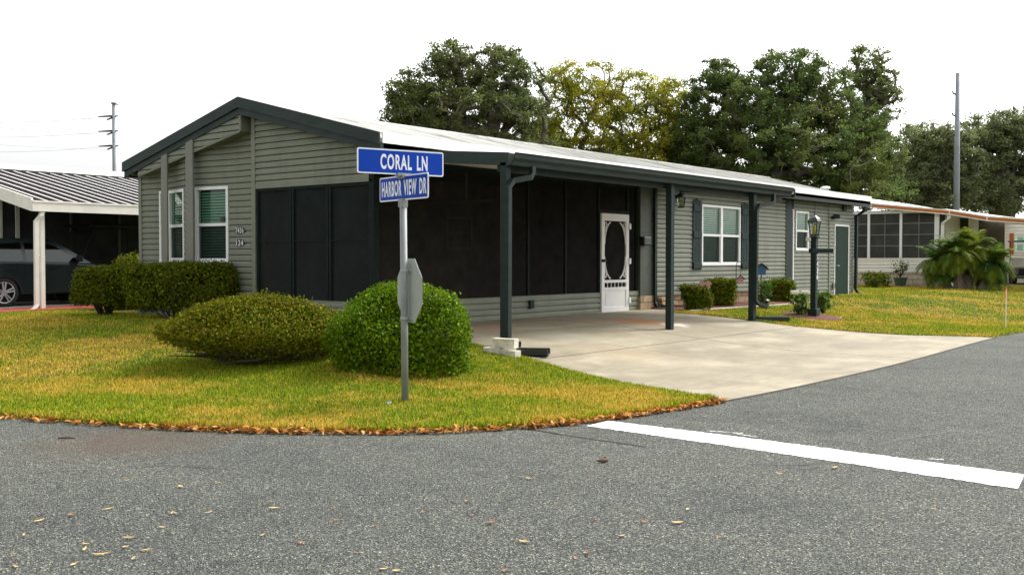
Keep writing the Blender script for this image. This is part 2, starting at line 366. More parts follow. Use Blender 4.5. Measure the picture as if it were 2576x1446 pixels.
def np_mesh(name, co, quads, rnd, mat, parent=None, tri=False):
    k_ = 3 if tri else 4; bo = base_of(parent); co = co - np.array(bo)
    me = bpy.data.meshes.new(name); me.vertices.add(len(co)); me.vertices.foreach_set('co', co.astype(np.float32).ravel())
    nf = len(quads); me.loops.add(nf * k_); me.polygons.add(nf)
    me.loops.foreach_set('vertex_index', quads.astype(np.int32).ravel()); me.polygons.foreach_set('loop_start', np.arange(nf, dtype=np.int32) * k_)
    me.update(calc_edges=True)
    at_ = me.attributes.new('rnd', 'FLOAT', 'POINT'); at_.data.foreach_set('value', rnd.astype(np.float32))
    me.materials.append(M[mat]); o = bpy.data.objects.new(name, me); COL.objects.link(o)
    if parent: o.parent = parent
    BASE[o.name] = bo; return o
def unit(a): return a / np.maximum(np.linalg.norm(a, axis=1, keepdims=True), 1e-9)
def leaf_arrays(P, N, size, bias=.5, aspect=.55, sizevar=.35):
    n = len(P); nn = unit(N * bias + unit(RNG.normal(size=(n, 3))) * (1 - bias) + 1e-6)
    t_ = unit(np.cross(nn, RNG.normal(size=(n, 3)))); b_ = np.cross(nn, t_)
    L = (size * (1 + sizevar * RNG.uniform(-1, 1, n)))[:, None]; W = L * aspect
    fold = nn * L * .12
    co = np.stack([P - t_ * L * .5, P + b_ * W * .5 + fold, P + t_ * L * .5, P - b_ * W * .5 + fold], 1).reshape(-1, 3)
    return co, np.arange(n * 4).reshape(n, 4), np.repeat(RNG.random(n), 4)

class Wall:      # vertical plane: p = left end seen from outside, d = rightwards, n = outwards
    def __init__(s, p, q):
        s.p = Vector((p[0], p[1], 0)); q = Vector((q[0], q[1], 0)); s.L = (q - s.p).length
        s.d = (q - s.p).normalized(); s.n = Vector((s.d.y, -s.d.x, 0))
    def P(s, a, t_, z): r = s.p + s.d * a + s.n * t_; return Vector((r.x, r.y, z))
    def box(s, mb, a0, a1, t0, t1, z0, z1):
        mb.hexa([s.P(a0, t0, z0), s.P(a1, t0, z0), s.P(a1, t1, z0), s.P(a0, t1, z0), s.P(a0, t0, z1), s.P(a1, t0, z1), s.P(a1, t1, z1), s.P(a0, t1, z1)])
    def sz(s, x, y, t_=0):
        d = ray(x, y); o = s.p + s.n * t_; k_ = (o - CAM).dot(s.n) / d.dot(s.n); q = CAM + d * k_
        return (q - s.p).dot(s.d), q.z
def siding(mb, w, z0, z1, srange=None, holes=(), course=.108):
    srange = srange or (lambda z: (0, w.L)); zs = z0; i = 0
    def off(f): return .026 - .002 * f / .5 if f <= .5 else (.024 - .016 * (f - .5) / .35 if f <= .85 else -.016)
    def ivs(z, zm):
        a, b = srange(z); out = [(a, b)]
        for (h0, h1, hz0, hz1) in holes:
            if hz0 < zm < hz1:
                nw = []
                for (p, q) in out:
                    if h0 <= p and h1 >= q: continue
                    if h0 > p: nw.append((p, min(q, h0)))
                    if h1 < q: nw.append((max(p, h1), q))
                out = nw
        return out
    while zs < z1 - .005:
        ze = min(zs + course, z1)
        br = sorted({min(ze, zs + g_ * course) for g_ in (0, .5, .8495, .8505, 1)} | {h for hh in holes for h in hh[2:4] if zs < h < ze})
        for za, zb in zip(br[:-1], br[1:]):
            zm = (za + zb) / 2; A, B = ivs(za + 1e-5, zm), ivs(zb - 1e-5, zm)
            ta, tb = off((za - zs) / course), off((zb - zs) / course)
            for (a, b), (c_, d_) in zip(A, B):
                if (b - a < .004 and d_ - c_ < .004) or zb - za < 1e-6: continue
                mb.quad(w.P(a, ta, za), w.P(b, ta, za), w.P(max(d_, c_), tb, zb), w.P(c_, tb, zb))
                if za == zs: mb.quad(w.P(a, -.016, za), w.P(b, -.016, za), w.P(b, ta, za), w.P(a, ta, za))
        zs = ze
def window(w, a0, a1, z0, z1, parent, blinds=(1, 1), cols=1, label=None, fw=.055, curtain=False):
    mb = MB(); zm = z0 + (z1 - z0) * .5; B = lambda *q: w.box(mb, *q)
    cw = (a1 - a0) / cols
    for c_ in range(cols):
        x0, x1 = a0 + cw * c_, a0 + cw * (c_ + 1)
        B(x0, x1, -.06, .035, z1 - fw, z1); B(x0, x1, -.06, .042, z0, z0 + fw)
        B(x0, x0 + fw, -.06, .035, z0 + fw, z1 - fw); B(x1 - fw, x1, -.06, .035, z0 + fw, z1 - fw)
        B(x0 + fw, x1 - fw, -.05, .028, zm - .028, zm + .028)
        for e in (x0 + fw, x1 - fw - .022): B(e, e + .022, -.05, .012, z0 + fw, zm - .028)
        B(x0 + fw + .022, x1 - fw - .022, -.05, .012, z0 + fw, z0 + fw + .022)
    if cols == 2: pass
    fr = mb.build('window', 'white', parent)
    if label: fr['label'] = label
    g = MB()
    for c_ in range(cols):
        x0, x1 = a0 + cw * c_ + fw, a0 + cw * (c_ + 1) - fw
        g.quad(w.P(x0, -.012, zm), w.P(x1, -.012, zm), w.P(x1, -.012, z1 - fw), w.P(x0, -.012, z1 - fw))
        g.quad(w.P(x0, -.026, z0 + fw), w.P(x1, -.026, z0 + fw), w.P(x1, -.026, zm), w.P(x0, -.026, zm))
    g.build('pane', 'glass', fr, fix=False)
    b = MB()
    for c_ in range(cols):
        x0, x1 = a0 + cw * c_ + fw + .01, a0 + cw * (c_ + 1) - fw - .01
        z = z0 + fw + .03
        while z < z1 - fw - .02:
            b.quad(w.P(x0, -.055, z - .016), w.P(x1, -.055, z - .016), w.P(x1, -.087, z + .02), w.P(x0, -.087, z + .02)); z += .052
    b.build('blinds', 'slat', fr, fix=False)
    if not curtain:
        m_ = MB()        # insect screen over the lower sash
        for c_ in range(cols):
            x0, x1 = a0 + cw * c_ + fw + .022, a0 + cw * (c_ + 1) - fw - .022
            m_.quad(w.P(x0, .004, z0 + fw + .022), w.P(x1, .004, z0 + fw + .022), w.P(x1, .004, zm - .028), w.P(x0, .004, zm - .028))
        m_.build('insect_screen', mesh_mat('half_screen', (.012, .02, .017), .62), fr)
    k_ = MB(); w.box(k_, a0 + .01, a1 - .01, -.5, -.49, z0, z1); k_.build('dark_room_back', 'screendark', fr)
    return fr
def text(name, s, mat, parent, origin, right, up, height, width, bold=0, depth=.004):
    cu = bpy.data.curves.new(name, 'FONT'); cu.body = s; cu.size = 1; cu.offset = bold; cu.extrude = .002; cu.space_character = 1.18; cu.space_word = 1.5
    ob = bpy.data.objects.new(name, cu); COL.objects.link(ob); dg = bpy.context.evaluated_depsgraph_get()
    me = bpy.data.meshes.new_from_object(ob.evaluated_get(dg)); bpy.data.objects.remove(ob); bpy.data.curves.remove(cu)
    co = np.empty(len(me.vertices) * 3); me.vertices.foreach_get('co', co); co = co.reshape(-1, 3)
    mn, mx = co.min(0), co.max(0); u_ = (co[:, 0] - (mn[0] + mx[0]) / 2) / (mx[0] - mn[0]) * width; v_ = (co[:, 1] - (mn[1] + mx[1]) / 2) / (mx[1] - mn[1]) * height
    w_ = (co[:, 2] - mn[2]) / max(mx[2] - mn[2], 1e-6) * depth
    R_, U_ = np.array(right), np.array(up); N_ = np.cross(R_, U_); bo = np.array(base_of(parent))
    out = np.array(origin)[None] + u_[:, None] * R_ + v_[:, None] * U_ + w_[:, None] * N_ - bo
    me.vertices.foreach_set('co', out.astype(np.float32).ravel()); me.materials.clear(); me.materials.append(M[mat]); me.update(); me.name = name
    o = bpy.data.objects.new(name, me); COL.objects.link(o); o.parent = parent; BASE[o.name] = base_of(parent); return o

# ------------------------------------------------------------------ ground: lawn, road, driveway
ctrl = [(-7.6, 60), (-7.5, 20), (-7.35, 4), (-7.25, 0), (-7.07, -2.58), (-6.68, -3.83), (-6.14, -5.02), (-5.33, -6.09), (-4.64, -6.58), (-3.87, -6.88), (-2.09, -7.16), (.6, -7.28), (3.3, -7.27), (8.6, -7.1), (12, -7.3), (30, -7.5), (90, -7.6)]
def catmull(c_, n=10):
    c_ = [np.array(p, float) for p in c_]; c_ = [2 * c_[0] - c_[1]] + c_ + [2 * c_[-1] - c_[-2]]; o = []
    for i in range(1, len(c_) - 2):
        p0, p1, p2, p3 = c_[i - 1:i + 3]
        d1 = np.linalg.norm(p2 - p1); m1 = (p2 - p0) / max(np.linalg.norm(p2 - p1) + np.linalg.norm(p1 - p0), 1e-6) * d1; m2 = (p3 - p1) / max(np.linalg.norm(p3 - p2) + d1, 1e-6) * d1
        for t_ in np.linspace(0, 1, n, endpoint=False):
            o.append((2 * t_**3 - 3 * t_**2 + 1) * p1 + (t_**3 - 2 * t_**2 + t_) * m1 + (-2 * t_**3 + 3 * t_**2) * p2 + (t_**3 - t_**2) * m2)
    o.append(c_[-2]); return np.array(o)
EDGE = catmull(ctrl, 7)
EDGE_POLY = np.vstack([EDGE, [(90, 60)]])
DRIVE = np.array([(-2.09, -7.28), (-.93, -3.92), (-.62, -2.6), (-.6, .08), (8.3, .08), (8.25, -.55), (7.15, -1.15), (7.3, -3.7), (8.54, -7.22)])
def pdist(P, poly, closed):
    Q = np.vstack([poly, poly[:1]]) if closed else poly
    A, B = Q[:-1], Q[1:]; d = np.full(len(P), 1e9)
    for a, b in zip(A, B):
        ab = b - a; t_ = np.clip(((P - a) @ ab) / (ab @ ab), 0, 1); d = np.minimum(d, np.linalg.norm(P - a - t_[:, None] * ab, axis=1))
    return d
def inside(P, poly):
    x, y = P[:, 0], P[:, 1]; r = np.zeros(len(P), bool); j = len(poly) - 1
    for i in range(len(poly)):
        xi, yi = poly[i]; xj, yj = poly[j]
        with np.errstate(divide='ignore', invalid='ignore'):
            c_ = ((yi > y) != (yj > y)) & (x < (xj - xi) * (y - yi) / (yj - yi + 1e-12) + xi)
        r ^= c_; j = i
    return r
def sd_edge(P): d = pdist(P, EDGE, False); return np.where(inside(P, EDGE_POLY), d, -d)
def sd_drive(P): d = pdist(P, DRIVE, True); return np.where(inside(P, DRIVE), d, -d)
GX, GY = np.arange(-9.5, 36, .06), np.arange(-9.5, 12, .06)
def _sdf(fn):
    X, Y = np.meshgrid(GX, GY, indexing='ij'); G = fn(np.stack([X.ravel(), Y.ravel()], 1)).reshape(X.shape)
    def f(P):
        u_ = np.clip((P[:, 0] - GX[0]) / .06, 0, len(GX) - 1.001); v_ = np.clip((P[:, 1] - GY[0]) / .06, 0, len(GY) - 1.001)
        i, j = u_.astype(int), v_.astype(int); a, b = u_ - i, v_ - j
        return (G[i, j] * (1 - a) + G[i + 1, j] * a) * (1 - b) + (G[i, j + 1] * (1 - a) + G[i + 1, j + 1] * a) * b
    def g(P):
        out = (P[:, 0] < GX[0]) | (P[:, 0] > GX[-1]) | (P[:, 1] < GY[0]) | (P[:, 1] > GY[-1]); r = f(P)
        if out.any(): r[out] = fn(P[out])
        return r
    return g
sd_edge, sd_drive = _sdf(sd_edge), _sdf(sd_drive)
def lawn_z(P):
    z = H(P[:, 0], P[:, 1]); e = sd_edge(P); dr = sd_drive(P)
    z = z - .05 + .09 * np.clip((e + .01) / .06, 0, 1)
    return z - np.where(dr > -.04, .10 * np.clip((dr + .04) / .08, 0, 1), 0) * (z < 9)
def grid(xs, ys):
    X, Y = np.meshgrid(xs, ys, indexing='ij'); P = np.stack([X.ravel(), Y.ravel()], 1); nx, ny = len(xs), len(ys)
    i = (np.arange(nx - 1)[:, None] * ny + np.arange(ny - 1)[None]).ravel()
    return P, np.stack([i, i + ny, i + ny + 1, i + 1], 1)
def ax_steps(lo, a, b, hi, fine):
    def far(s, e): return s + (e - s) * (np.linspace(0, 1, 22)[1:] ** 2.2)
    return np.concatenate([far(a, lo)[::-1], np.arange(a, b, fine), [b], far(b, hi)])
P, Q = grid(ax_steps(-300, -8.5, 13.5, 500, .1), ax_steps(-300, -9.0, 1.0, 500, .1))
o = np_mesh('lawn', np.column_stack([P, lawn_z(P)]), Q, np.zeros(len(P)), 'lawn'); tag(o, 'green and straw coloured lawn round the grey house', 'lawn', kind='structure')
o.data.polygons.foreach_set('use_smooth', [True] * len(o.data.polygons))
# road sheet: outside of the lawn edge
mb = MB(); off = np.array([(-1, 0)] * len(EDGE), float)
tn = np.gradient(EDGE, axis=0); nrm = np.stack([tn[:, 1], -tn[:, 0]], 1); nrm = -unit(nrm) * np.sign((nrm @ np.array([1, 1])))[:, None]
inner = EDGE - nrm * .25 * np.where((nrm @ np.array([-1, -1]))[:, None] > 0, 1, -1)
far_ = [(-90, 60), (-90, 20), (-90, 4), (-90, 0)]
for i in range(len(EDGE) - 1):
    a, b = inner[i], inner[i + 1]
    oa = a + np.array([-1, -1]) * 60; ob = b + np.array([-1, -1]) * 60
    mb.quad((*a, .004), (*b, .004), (*ob, .004), (*oa, .004))
tag(mb.build('road', 'asphalt'), 'worn grey asphalt road corner in the foreground', 'road', kind='structure')
# driveway slab with edge thickness
NX, NY = 80, 60
ek = EDGE[(EDGE[:, 0] > -4) & (EDGE[:, 0] < 13)]
def lx(y): return np.interp(y, [-7.3, -3.92, -2.6, .08], [-2.09, -.93, -.62, -.6])
def rx(y): return np.interp(y, [-7.3, -3.7, -1.15, -.55, .08], [8.55, 7.3, 7.15, 8.25, 8.3])
mb = MB()
for j in range(NY + 1):
    for i in range(NX + 1):
        f_ = i / NX; y = .08; xb = lx(-7.1) + (rx(-7.1) - lx(-7.1)) * f_; y0_ = float(np.interp(xb, ek[:, 0], ek[:, 1])) - .01
        y = y0_ + (.08 - y0_) * j / NY; x = lx(y) + (rx(y) - lx(y)) * f_
        mb.v.append((x, y, Hs(x, y) + .012 + .012 * min(1, j / 2)))
for j in range(NY):
    for i in range(NX):
        a = j * (NX + 1) + i; mb.f.append((a, a + 1, a + NX + 2, a + NX + 1)); mb.mi.append(0)
o = mb.build('driveway', 'drive', smooth=True)
tag(o, 'pale concrete driveway with rust stains and joints', 'driveway', kind='structure')
mb = MB(); r_ = []
for k_ in range(161):
    x = lx(-7.15) + (rx(-7.15) - lx(-7.15)) * k_ / 160; y = float(np.interp(x, ek[:, 0], ek[:, 1])); w_ = .022 * random.uniform(.5, 1.5); mb.v += [(x, y - .012 - w_, .0075), (x, y - .004, .0155)]
for k_ in range(160): mb.f.append((2 * k_, 2 * k_ + 2, 2 * k_ + 3, 2 * k_ + 1)); mb.mi.append(0)
tag(mb.build('driveway_joint', 'tar'), kind='structure')
# stop line
mb = MB(); A, B, C_, D_ = on_z(1475, 1073, 0), on_z(1530, 1060, 0), on_z(2578, 1196, 0), on_z(2560, 1232, 0)
n_ = 160; top = []; 
for i in range(n_ + 1):
    f_ = i / n_; p = B.lerp(C_, f_); q = A.lerp(D_, f_); j1, j2 = random.uniform(-.012, .012), random.uniform(-.012, .012)
    bow = math.sin(f_ * math.pi) * .03
    mb.v += [(p.x + j1 + bow, p.y, .0085), (q.x + j2 + bow, q.y, .0085)]
for i in range(n_): mb.f.append((2 * i, 2 * i + 1, 2 * i + 3, 2 * i + 2)); mb.mi.append(0)
tag(mb.build('stop_line', 'roadpaint'), 'broad white stop line painted across the road', 'road marking', kind='structure')
def ribbon(pxs, w, name, mat, z=.0075, jitter=.01):
    mb = MB(); P3 = [on_z(x, y, 0) for x, y in pxs]; o2 = []
    for i in range(len(P3) - 1):
        for k_ in range(8): o2.append(P3[i].lerp(P3[i + 1], k_ / 8) + Vector((random.uniform(-jitter, jitter), random.uniform(-jitter, jitter), 0)))
    o2.append(P3[-1])
    for i, p in enumerate(o2):
        d = (o2[min(i + 1, len(o2) - 1)] - o2[max(i - 1, 0)]).normalized(); s_ = Vector((d.y, -d.x, 0)) * w / 2 * random.uniform(.4, 1.3) * (.2 if i in (0, len(o2) - 1) else 1)
        mb.v += [(p.x + s_.x, p.y + s_.y, z), (p.x - s_.x, p.y - s_.y, z)]
    for i in range(len(o2) - 1): mb.f.append((2 * i, 2 * i + 1, 2 * i + 3, 2 * i + 2)); mb.mi.append(0)
    return tag(mb.build(name, mat), kind='structure')
ribbon([(1310, 1078), (1420, 1095), (1520, 1110), (1625, 1125)], .03, 'road_crack', 'black')
ribbon([(1880, 1168), (2010, 1172), (2140, 1160)], .014, 'road_crack', 'black')
ribbon([(1980, 1095), (2200, 1120), (2420, 1080)], .010, 'road_crack', 'black')
ribbon([(100, 1190), (420, 1172), (640, 1185)], .010, 'road_crack', 'black')
ribbon([(1780, 1085), (1825, 1088), (1870, 1092)], .022, 'paint_fleck', 'roadpaint')
ribbon([(1845, 1091), (1905, 1101)], .018, 'paint_fleck', 'roadpaint')
ribbon([(2330, 1155), (2375, 1158)], .02, 'paint_fleck', 'roadpaint')

# ------------------------------------------------------------------ the grey mobile home
HZ_ = .3
home = thing('mobile_home', (0, 0, .3), 'long grey vinyl sided mobile home with white roof, screened porch and dark carport', 'house')
RV, RZ, SL = 3.15, 4.23, .25                       # ridge line
zr = lambda v: RZ - SL * abs(v - RV)
zw = lambda v: zr(v) - .14
FRONT = Wall((0, 2.98), (0, 0))
SIDE = Wall((0, 0), (20.57, 0))
E_L, E_R, X0, X1 = 6.88, -.38, -.25, 21.0
# front wall over the porch
mb = MB(); z0 = 2.69
def gab(w, vl):
    def f(z):      # s range where the wall is under the roof: only the falling side (right of ridge)
        vmin = max(0.0, RV - (RZ - .14 - z) / SL) if z > zw(0) else 0.0
        return (0, vl - vmin)
    return f
siding(mb, FRONT, z0, zw(2.98) - .01, gab(FRONT, 2.98)); FRONT.box(mb, 0, 2.98, .004, .03, z0 - .035, z0)
mb.build('front_wall', 'siding', home)
# bow front bay
bay = [(0, 6.62), (.12, 5.8), (-.08, 4.98), (.1, 3.72), (.1, 3.0)]
W1, W2, W3, W4 = [Wall(a, b) for a, b in zip(bay[:-1], bay[1:])]
mb = MB(); wz0, wz1 = 1.37, 2.745
s3a, s3b = W3.sz(494, 565)[0], W3.sz(577, 565)[0]
s2a, s2b = W2.sz(428, 565)[0], W2.L - .03
s1a, s1b = W1.sz(404, 565)[0], W1.L - .02
for w, hole in ((W1, (s1a, s1b, wz0, wz1)), (W2, (s2a, s2b, wz0, wz1)), (W3, (s3a, s3b, wz0 - .01, wz1 + .01)), (W4, None)):
    va, vb = w.p.y, w.p.y + w.d.y * w.L
    def rng(z, w=w):
        lo, hi = 0, w.L
        ss = [i * w.L / 40 for i in range(41)]; ok = [q for q in ss if zw((w.p + w.d * q).y) >= z]
        return (ok[0], ok[-1]) if ok else (0, 0)
    siding(mb, w, .32, max(zw(va), zw(vb)), rng, [hole] if hole else ())
mb.build('bay_wall', 'siding', home)
window(W3, s3a, s3b, wz0 - .01, wz1 + .01, home, label='tall window with blinds right of the pillar')
window(W2, s2a, s2b, wz0, wz1, home, label='tall window with blinds between the pillars')
window(W1, s1a, s1b, wz0, wz1, home, label='narrow window at the far side of the bay', fw=.04)
mb = MB(); a, z = W3.sz(566, 551); W3.box(mb, a - .045, a + .04, .036, .07, z - .045, z + .045); mb.build('window_sensor', 'black', home)
# gable box over the bay, with soffit and return
mb = MB(); GB = Wall((-.17, 6.4), (-.17, 3.17))
def gbot(v): return 3.67 - (v - 3.17) * (3.67 - 3.06) / (6.3 - 3.17)
def grng(z):
    ss = [i * GB.L / 120 for i in range(121)]; ok = [q for q in ss if gbot(6.4 - q) - .001 <= z <= zw(6.4 - q)]
    return (ok[0], ok[-1]) if ok else (0, 0)
siding(mb, GB, 3.05, zw(3.17), grng)
n_ = 20
mb.quad((-.17, 6.4, gbot(6.4)), (.12, 6.4, gbot(6.4)), (.12, 3.17, gbot(3.17)), (-.17, 3.17, gbot(3.17)))
mb.quad((-.17, 3.17, gbot(3.17)), (.12, 3.17, gbot(3.17)), (.12, 3.17, zw(3.17)), (-.17, 3.17, zw(3.17)))
mb.hexa([(-.19, 6.4, gbot(6.4) - .02), (-.165, 6.4, gbot(6.4) - .02), (-.165, 3.17, gbot(3.17) - .02), (-.19, 3.17, gbot(3.17) - .02), (-.19, 6.4, gbot(6.4) + .02), (-.165, 6.4, gbot(6.4) + .02), (-.165, 3.17, gbot(3.17) + .02), (-.19, 3.17, gbot(3.17) + .02)])
mb.build('gable_box', 'siding', home)
mb = MB(); mb.box(-.195, -.165, 3.14, 3.18, gbot(3.17), zw(3.17)); mb.build('gable_trim', 'trim', home)
for va, vb in ((4.54, 4.76), (5.37, 5.56)):
    mb = MB(); mb.hexa([(-.225, va, .3), (-.225, vb, .3), (-.192, vb, .3), (-.192, va, .3), (-.225, va, zw(va) - .12), (-.225, vb, zw(vb) - .12), (-.192, vb, zw(vb) - .12), (-.192, va, zw(va) - .12)]); mb.build('pillar', 'trim', home)
mb = MB()
mb.box(-.035, .0, 2.96, 3.06, .3, zw(3.0)); mb.build('corner_trim', 'siding', home)
mb = MB(); mb.box(-.03, .02, 6.56, 6.66, .3, zw(6.62)); mb.build('corner_trim', 'trim', home)
# far walls
mb = MB(); mb.box(.13, 20.5, 6.5, 6.6, .3, zr(6.6) - .16); mb.build('rear_wall', 'trim', home)
mb = MB(); mb.prism([(20.45, .05, .3), (20.45, 6.5, .3), (20.45, 6.5, zr(6.5) - .16), (20.45, RV, RZ - .16), (20.45, .05, zr(.05) - .16)], (.1, 0, 0)); mb.build('end_wall', 'siding', home)
# roof
mb = MB()
for (va, vb) in ((RV, E_R), (RV, E_L)):
    za, zb = zr(va) - .11, zr(vb) - .11
    mb.hexa([(X0 + .10, va, za - .1), (X1, va, za - .1), (X1, vb, zb - .1), (X0 + .10, vb, zb - .1), (X0 + .10, va, za), (X1, va, za), (X1, vb, zb), (X0 + .10, vb, zb)])
x = X0 + .14
while x < X1:
    for (va, vb) in ((RV, E_R - .01), (RV, E_L)):
        za, zb = zr(va) - .11, zr(vb) - .11
        mb.hexa([(x, va, za), (x + .035, va, za), (x + .035, vb, zb), (x, vb, zb), (x, va, za + .05), (x + .035, va, za + .05), (x + .035, vb, zb + .05), (x, vb, zb + .05)])
    x += .305
mb.box(X0 + .10, X1, RV - .16, RV + .16, RZ - .13, RZ - .075)
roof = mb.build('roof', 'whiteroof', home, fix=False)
mb = MB(); mb.box(X0 + .06, X1, E_R - .03, E_R - .005, zr(E_R) - .13, zr(E_R) + .03); mb.build('drip_edge', 'white', roof)
p = on_y(2076, 486, 1.2); mb = MB(); mb.lathe((p.x, p.y, zr(1.2) - .11), [(.12, 0), (.12, .06), (.17, .07), (.15, .12), (.07, .15)], 14); mb.build('roof_vent', 'white', roof, smooth=True)
# rake fascia: two stepped boards
mb = MB()
for (dx, t0, t1) in ((0, .012, -.155), (.035, -.155, -.275)):
    for (va, vb) in ((RV, E_R), (RV, E_L - (.02 if dx else 0))):
        za, zb = zr(va), zr(vb)
        mb.hexa([(X0 + dx, va, za + t1), (X0 + dx + .03, va, za + t1), (X0 + dx + .03, vb, zb + t1), (X0 + dx, vb, zb + t1), (X0 + dx, va, za + t0 + .02), (X0 + dx + .03, va, za + t0 + .02), (X0 + dx + .03, vb, zb + t0 + .02), (X0 + dx, vb, zb + t0 + .02)])
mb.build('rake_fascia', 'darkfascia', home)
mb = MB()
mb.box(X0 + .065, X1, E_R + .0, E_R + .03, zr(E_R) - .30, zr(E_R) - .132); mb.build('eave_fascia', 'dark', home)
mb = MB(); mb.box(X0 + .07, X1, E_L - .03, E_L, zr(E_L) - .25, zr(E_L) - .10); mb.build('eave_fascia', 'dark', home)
mb = MB(); mb.box(X0 + .07, X1, E_R + .032, .03, zr(E_R) - .27, zr(E_R) - .24); mb.build('soffit', 'shingle', home)
mb = MB(); mb.box(X0 + .07, X1, 6.6, E_L - .032, zr(E_L) - .22, zr(E_L) - .19); mb.build('soffit', 'shingle', home)
mb = MB(); zz = zr(E_L)
# porch: knee walls, frames, screens
dA, dB = 6.4, 7.44
mb = MB(); wk = Wall((0, 0), (dA - .02, 0)); siding(mb, wk, .315, .715); wk.box(mb, 0, wk.L, -.06, .02, .715, .735)
wk2 = Wall((dB + .02, 0), (7.9, 0)); siding(mb, wk2, .315, .715); wk2.box(mb, 0, wk2.L, -.06, .02, .715, .735)
wk3 = Wall((0, 2.96), (0, 0)); siding(mb, wk3, .315, .715); wk3.box(mb, 0, wk3.L, -.06, .022, .715, .735)
mb.build('knee_wall', 'siding', home)
p = SIDE.sz(1332, 765); mb = MB(); SIDE.box(mb, p[0] - .06, p[0] + .06, .02, .07, p[1] - .08, p[1] + .08); mb.build('outlet_box', 'dark', home)
mb = MB(); EZ = 3.02
B = lambda a0, a1, z0_, z1_, t0=-.05, t1=.0: SIDE.box(mb, a0, a1, t0, t1, z0_, z1_)
B(.08, dA, EZ - .08, EZ); 
for a in (SIDE.sz(1330, 600)[0], SIDE.sz(1424, 600)[0]): B(a - .025, a + .025, .736, EZ - .08)
B(dA - .06, dA - .005, .3, EZ); B(dB + .005, dB + .06, .3, EZ); B(dA - .005, dB + .005, 2.385, 2.44); B(7.8, 7.86, .736, EZ)
B(dB + .06, 7.9, EZ - .08, EZ); B(dA, dB, EZ - .08, EZ)
mb.box(-.03, .08, -.03, .08, .3, 3.1)
for v in (1.06, 2.0):
    mb.box(-.012, .05, v - .06, v - .01, .736, z0 - .036); mb.box(-.012, .05, v + .01, v + .06, .736, z0 - .036)
mb.box(-.012, .05, 2.9, 2.955, .736, z0 - .036); mb.box(-.01, .048, .08, 2.9, z0 - .085, z0 - .036)
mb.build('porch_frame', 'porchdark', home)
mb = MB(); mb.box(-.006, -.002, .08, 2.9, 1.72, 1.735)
mb.build('screen_rail', 'porchdark', home)
mb = MB(); mb.quad((0.02, 2.9, .736), (.02, .08, .736), (.02, .08, 2.65), (.02, 2.9, 2.65)); mb.build('front_screen', 'screen_front', home)
mb = MB(); mb.quad((.08, .02, .736), (dA - .06, .02, .736), (dA - .06, .02, EZ - .08), (.08, .02, EZ - .08))
mb.quad((dA, .02, 2.44), (dB, .02, 2.44), (dB, .02, EZ - .08), (dA, .02, EZ - .08)); mb.quad((dB + .06, .02, .736), (7.86, .02, .736), (7.86, .02, EZ), (dB + .06, .02, EZ))
mb.build('side_screen', 'screen', home)
# porch interior
mb = MB(); mb.box(.12, 8.3, 2.9, 3.0, .3, 3.3); mb.box(8.2, 8.3, .05, 2.9, .3, 3.3); mb.build('inner_wall', 'brown', home)
mb = MB(); mb.box(.05, 8.3, .05, 2.95, 3.06, 3.1); mb.build('porch_ceiling', 'shingle', home)
mb = MB(); mb.box(2.99, 3.03, .06, 2.89, 2.47, 2.51); q = on_x(1172, 440, 3.0); mb.box(2.99, 3.03, q.y - .02, q.y + .02, 2.51, 3.06); mb.build('inner_rail', 'siding', home)
IW = Wall((0, 2.9), (8.2, 2.9)); a0, a1 = 4.84, 5.68
mb = MB(); z1_, z0_ = 2.34, 1.62
for q in ((a0, a1, z1_ - .06, z1_), (a0, a1, z0_, z0_ + .06), (a0, a0 + .06, z0_ + .06, z1_ - .06), (a1 - .06, a1, z0_ + .06, z1_ - .06), (a0 + .06, a1 - .06, 1.96, 2.0)): IW.box(mb, q[0], q[1], 0.002, .04, q[2], q[3])
mb.build('inner_window', 'siding', home)
# screen door
W = SIDE; door = None; mb = MB(); t0, t1 = .004, .045; D0, D1, DZ0, DZ1 = 6.4, 7.44, .315, 2.37
B = lambda a0, a1, z0_, z1_, ta=t0, tb=t1: W.box(mb, a0, a1, ta, tb, z0_, z1_)
st_ = .105
B(D0, D0 + st_, DZ0, DZ1); B(D1 - st_, D1, DZ0, DZ1); B(D0 + st_, D1 - st_, DZ1 - .15, DZ1); B(D0 + st_, D1 - st_, .93, .99); B(D0 + st_, D1 - st_, .77, .835); B(D0 + st_, D1 - st_, DZ0, .42)
B(D0 + st_, D1 - st_, .42, .77, t0, .03); B(D0 + st_ + .06, D1 - st_ - .06, .47, .72, .03, .037)
for i in range(1, 6):
    a = D0 + st_ + (D1 - D0 - 2 * st_) * i / 6; mb.tube([W.P(a, .025, .835), W.P(a, .025, .93)], .011, 6)
ca_, cz_ = (D0 + D1) / 2, (.99 + DZ1 - .15) / 2; ra, rz_ = (D1 - D0) / 2 - st_ - .0, (DZ1 - .15 - .99) / 2
for q in range(4):                       # oval corner brackets with scrolls
    sx_, sz_ = (1, 1, -1, -1)[q], (1, -1, 1, -1)[q]
    pts = []
    for k_ in range(13):
        th = math.radians(8 + 62 * k_ / 12); pts.append(W.P(ca_ + sx_ * ra * .98 * math.cos(th) ** .75, .03, cz_ + sz_ * (rz_ + .0) * math.sin(th) ** .8))
    mb.tube(pts, .018, 6)
    for (fa, fz, r) in ((.86, .84, .05), (.90, .70, .032)):
        c0 = W.P(ca_ + sx_ * ra * fa, .03, cz_ + sz_ * rz_ * fz); pts = [c0 + W.d * math.cos(k_ * .55) * r * (1 - k_ / 22) + Vector((0, 0, math.sin(k_ * .55) * r * 1.5 * (1 - k_ / 22))) for k_ in range(14)]
        mb.tube(pts, .011, 5)
door = mb.build('screen_door', 'white', home); door['label'] = 'white screen door with oval opening and scroll corners'
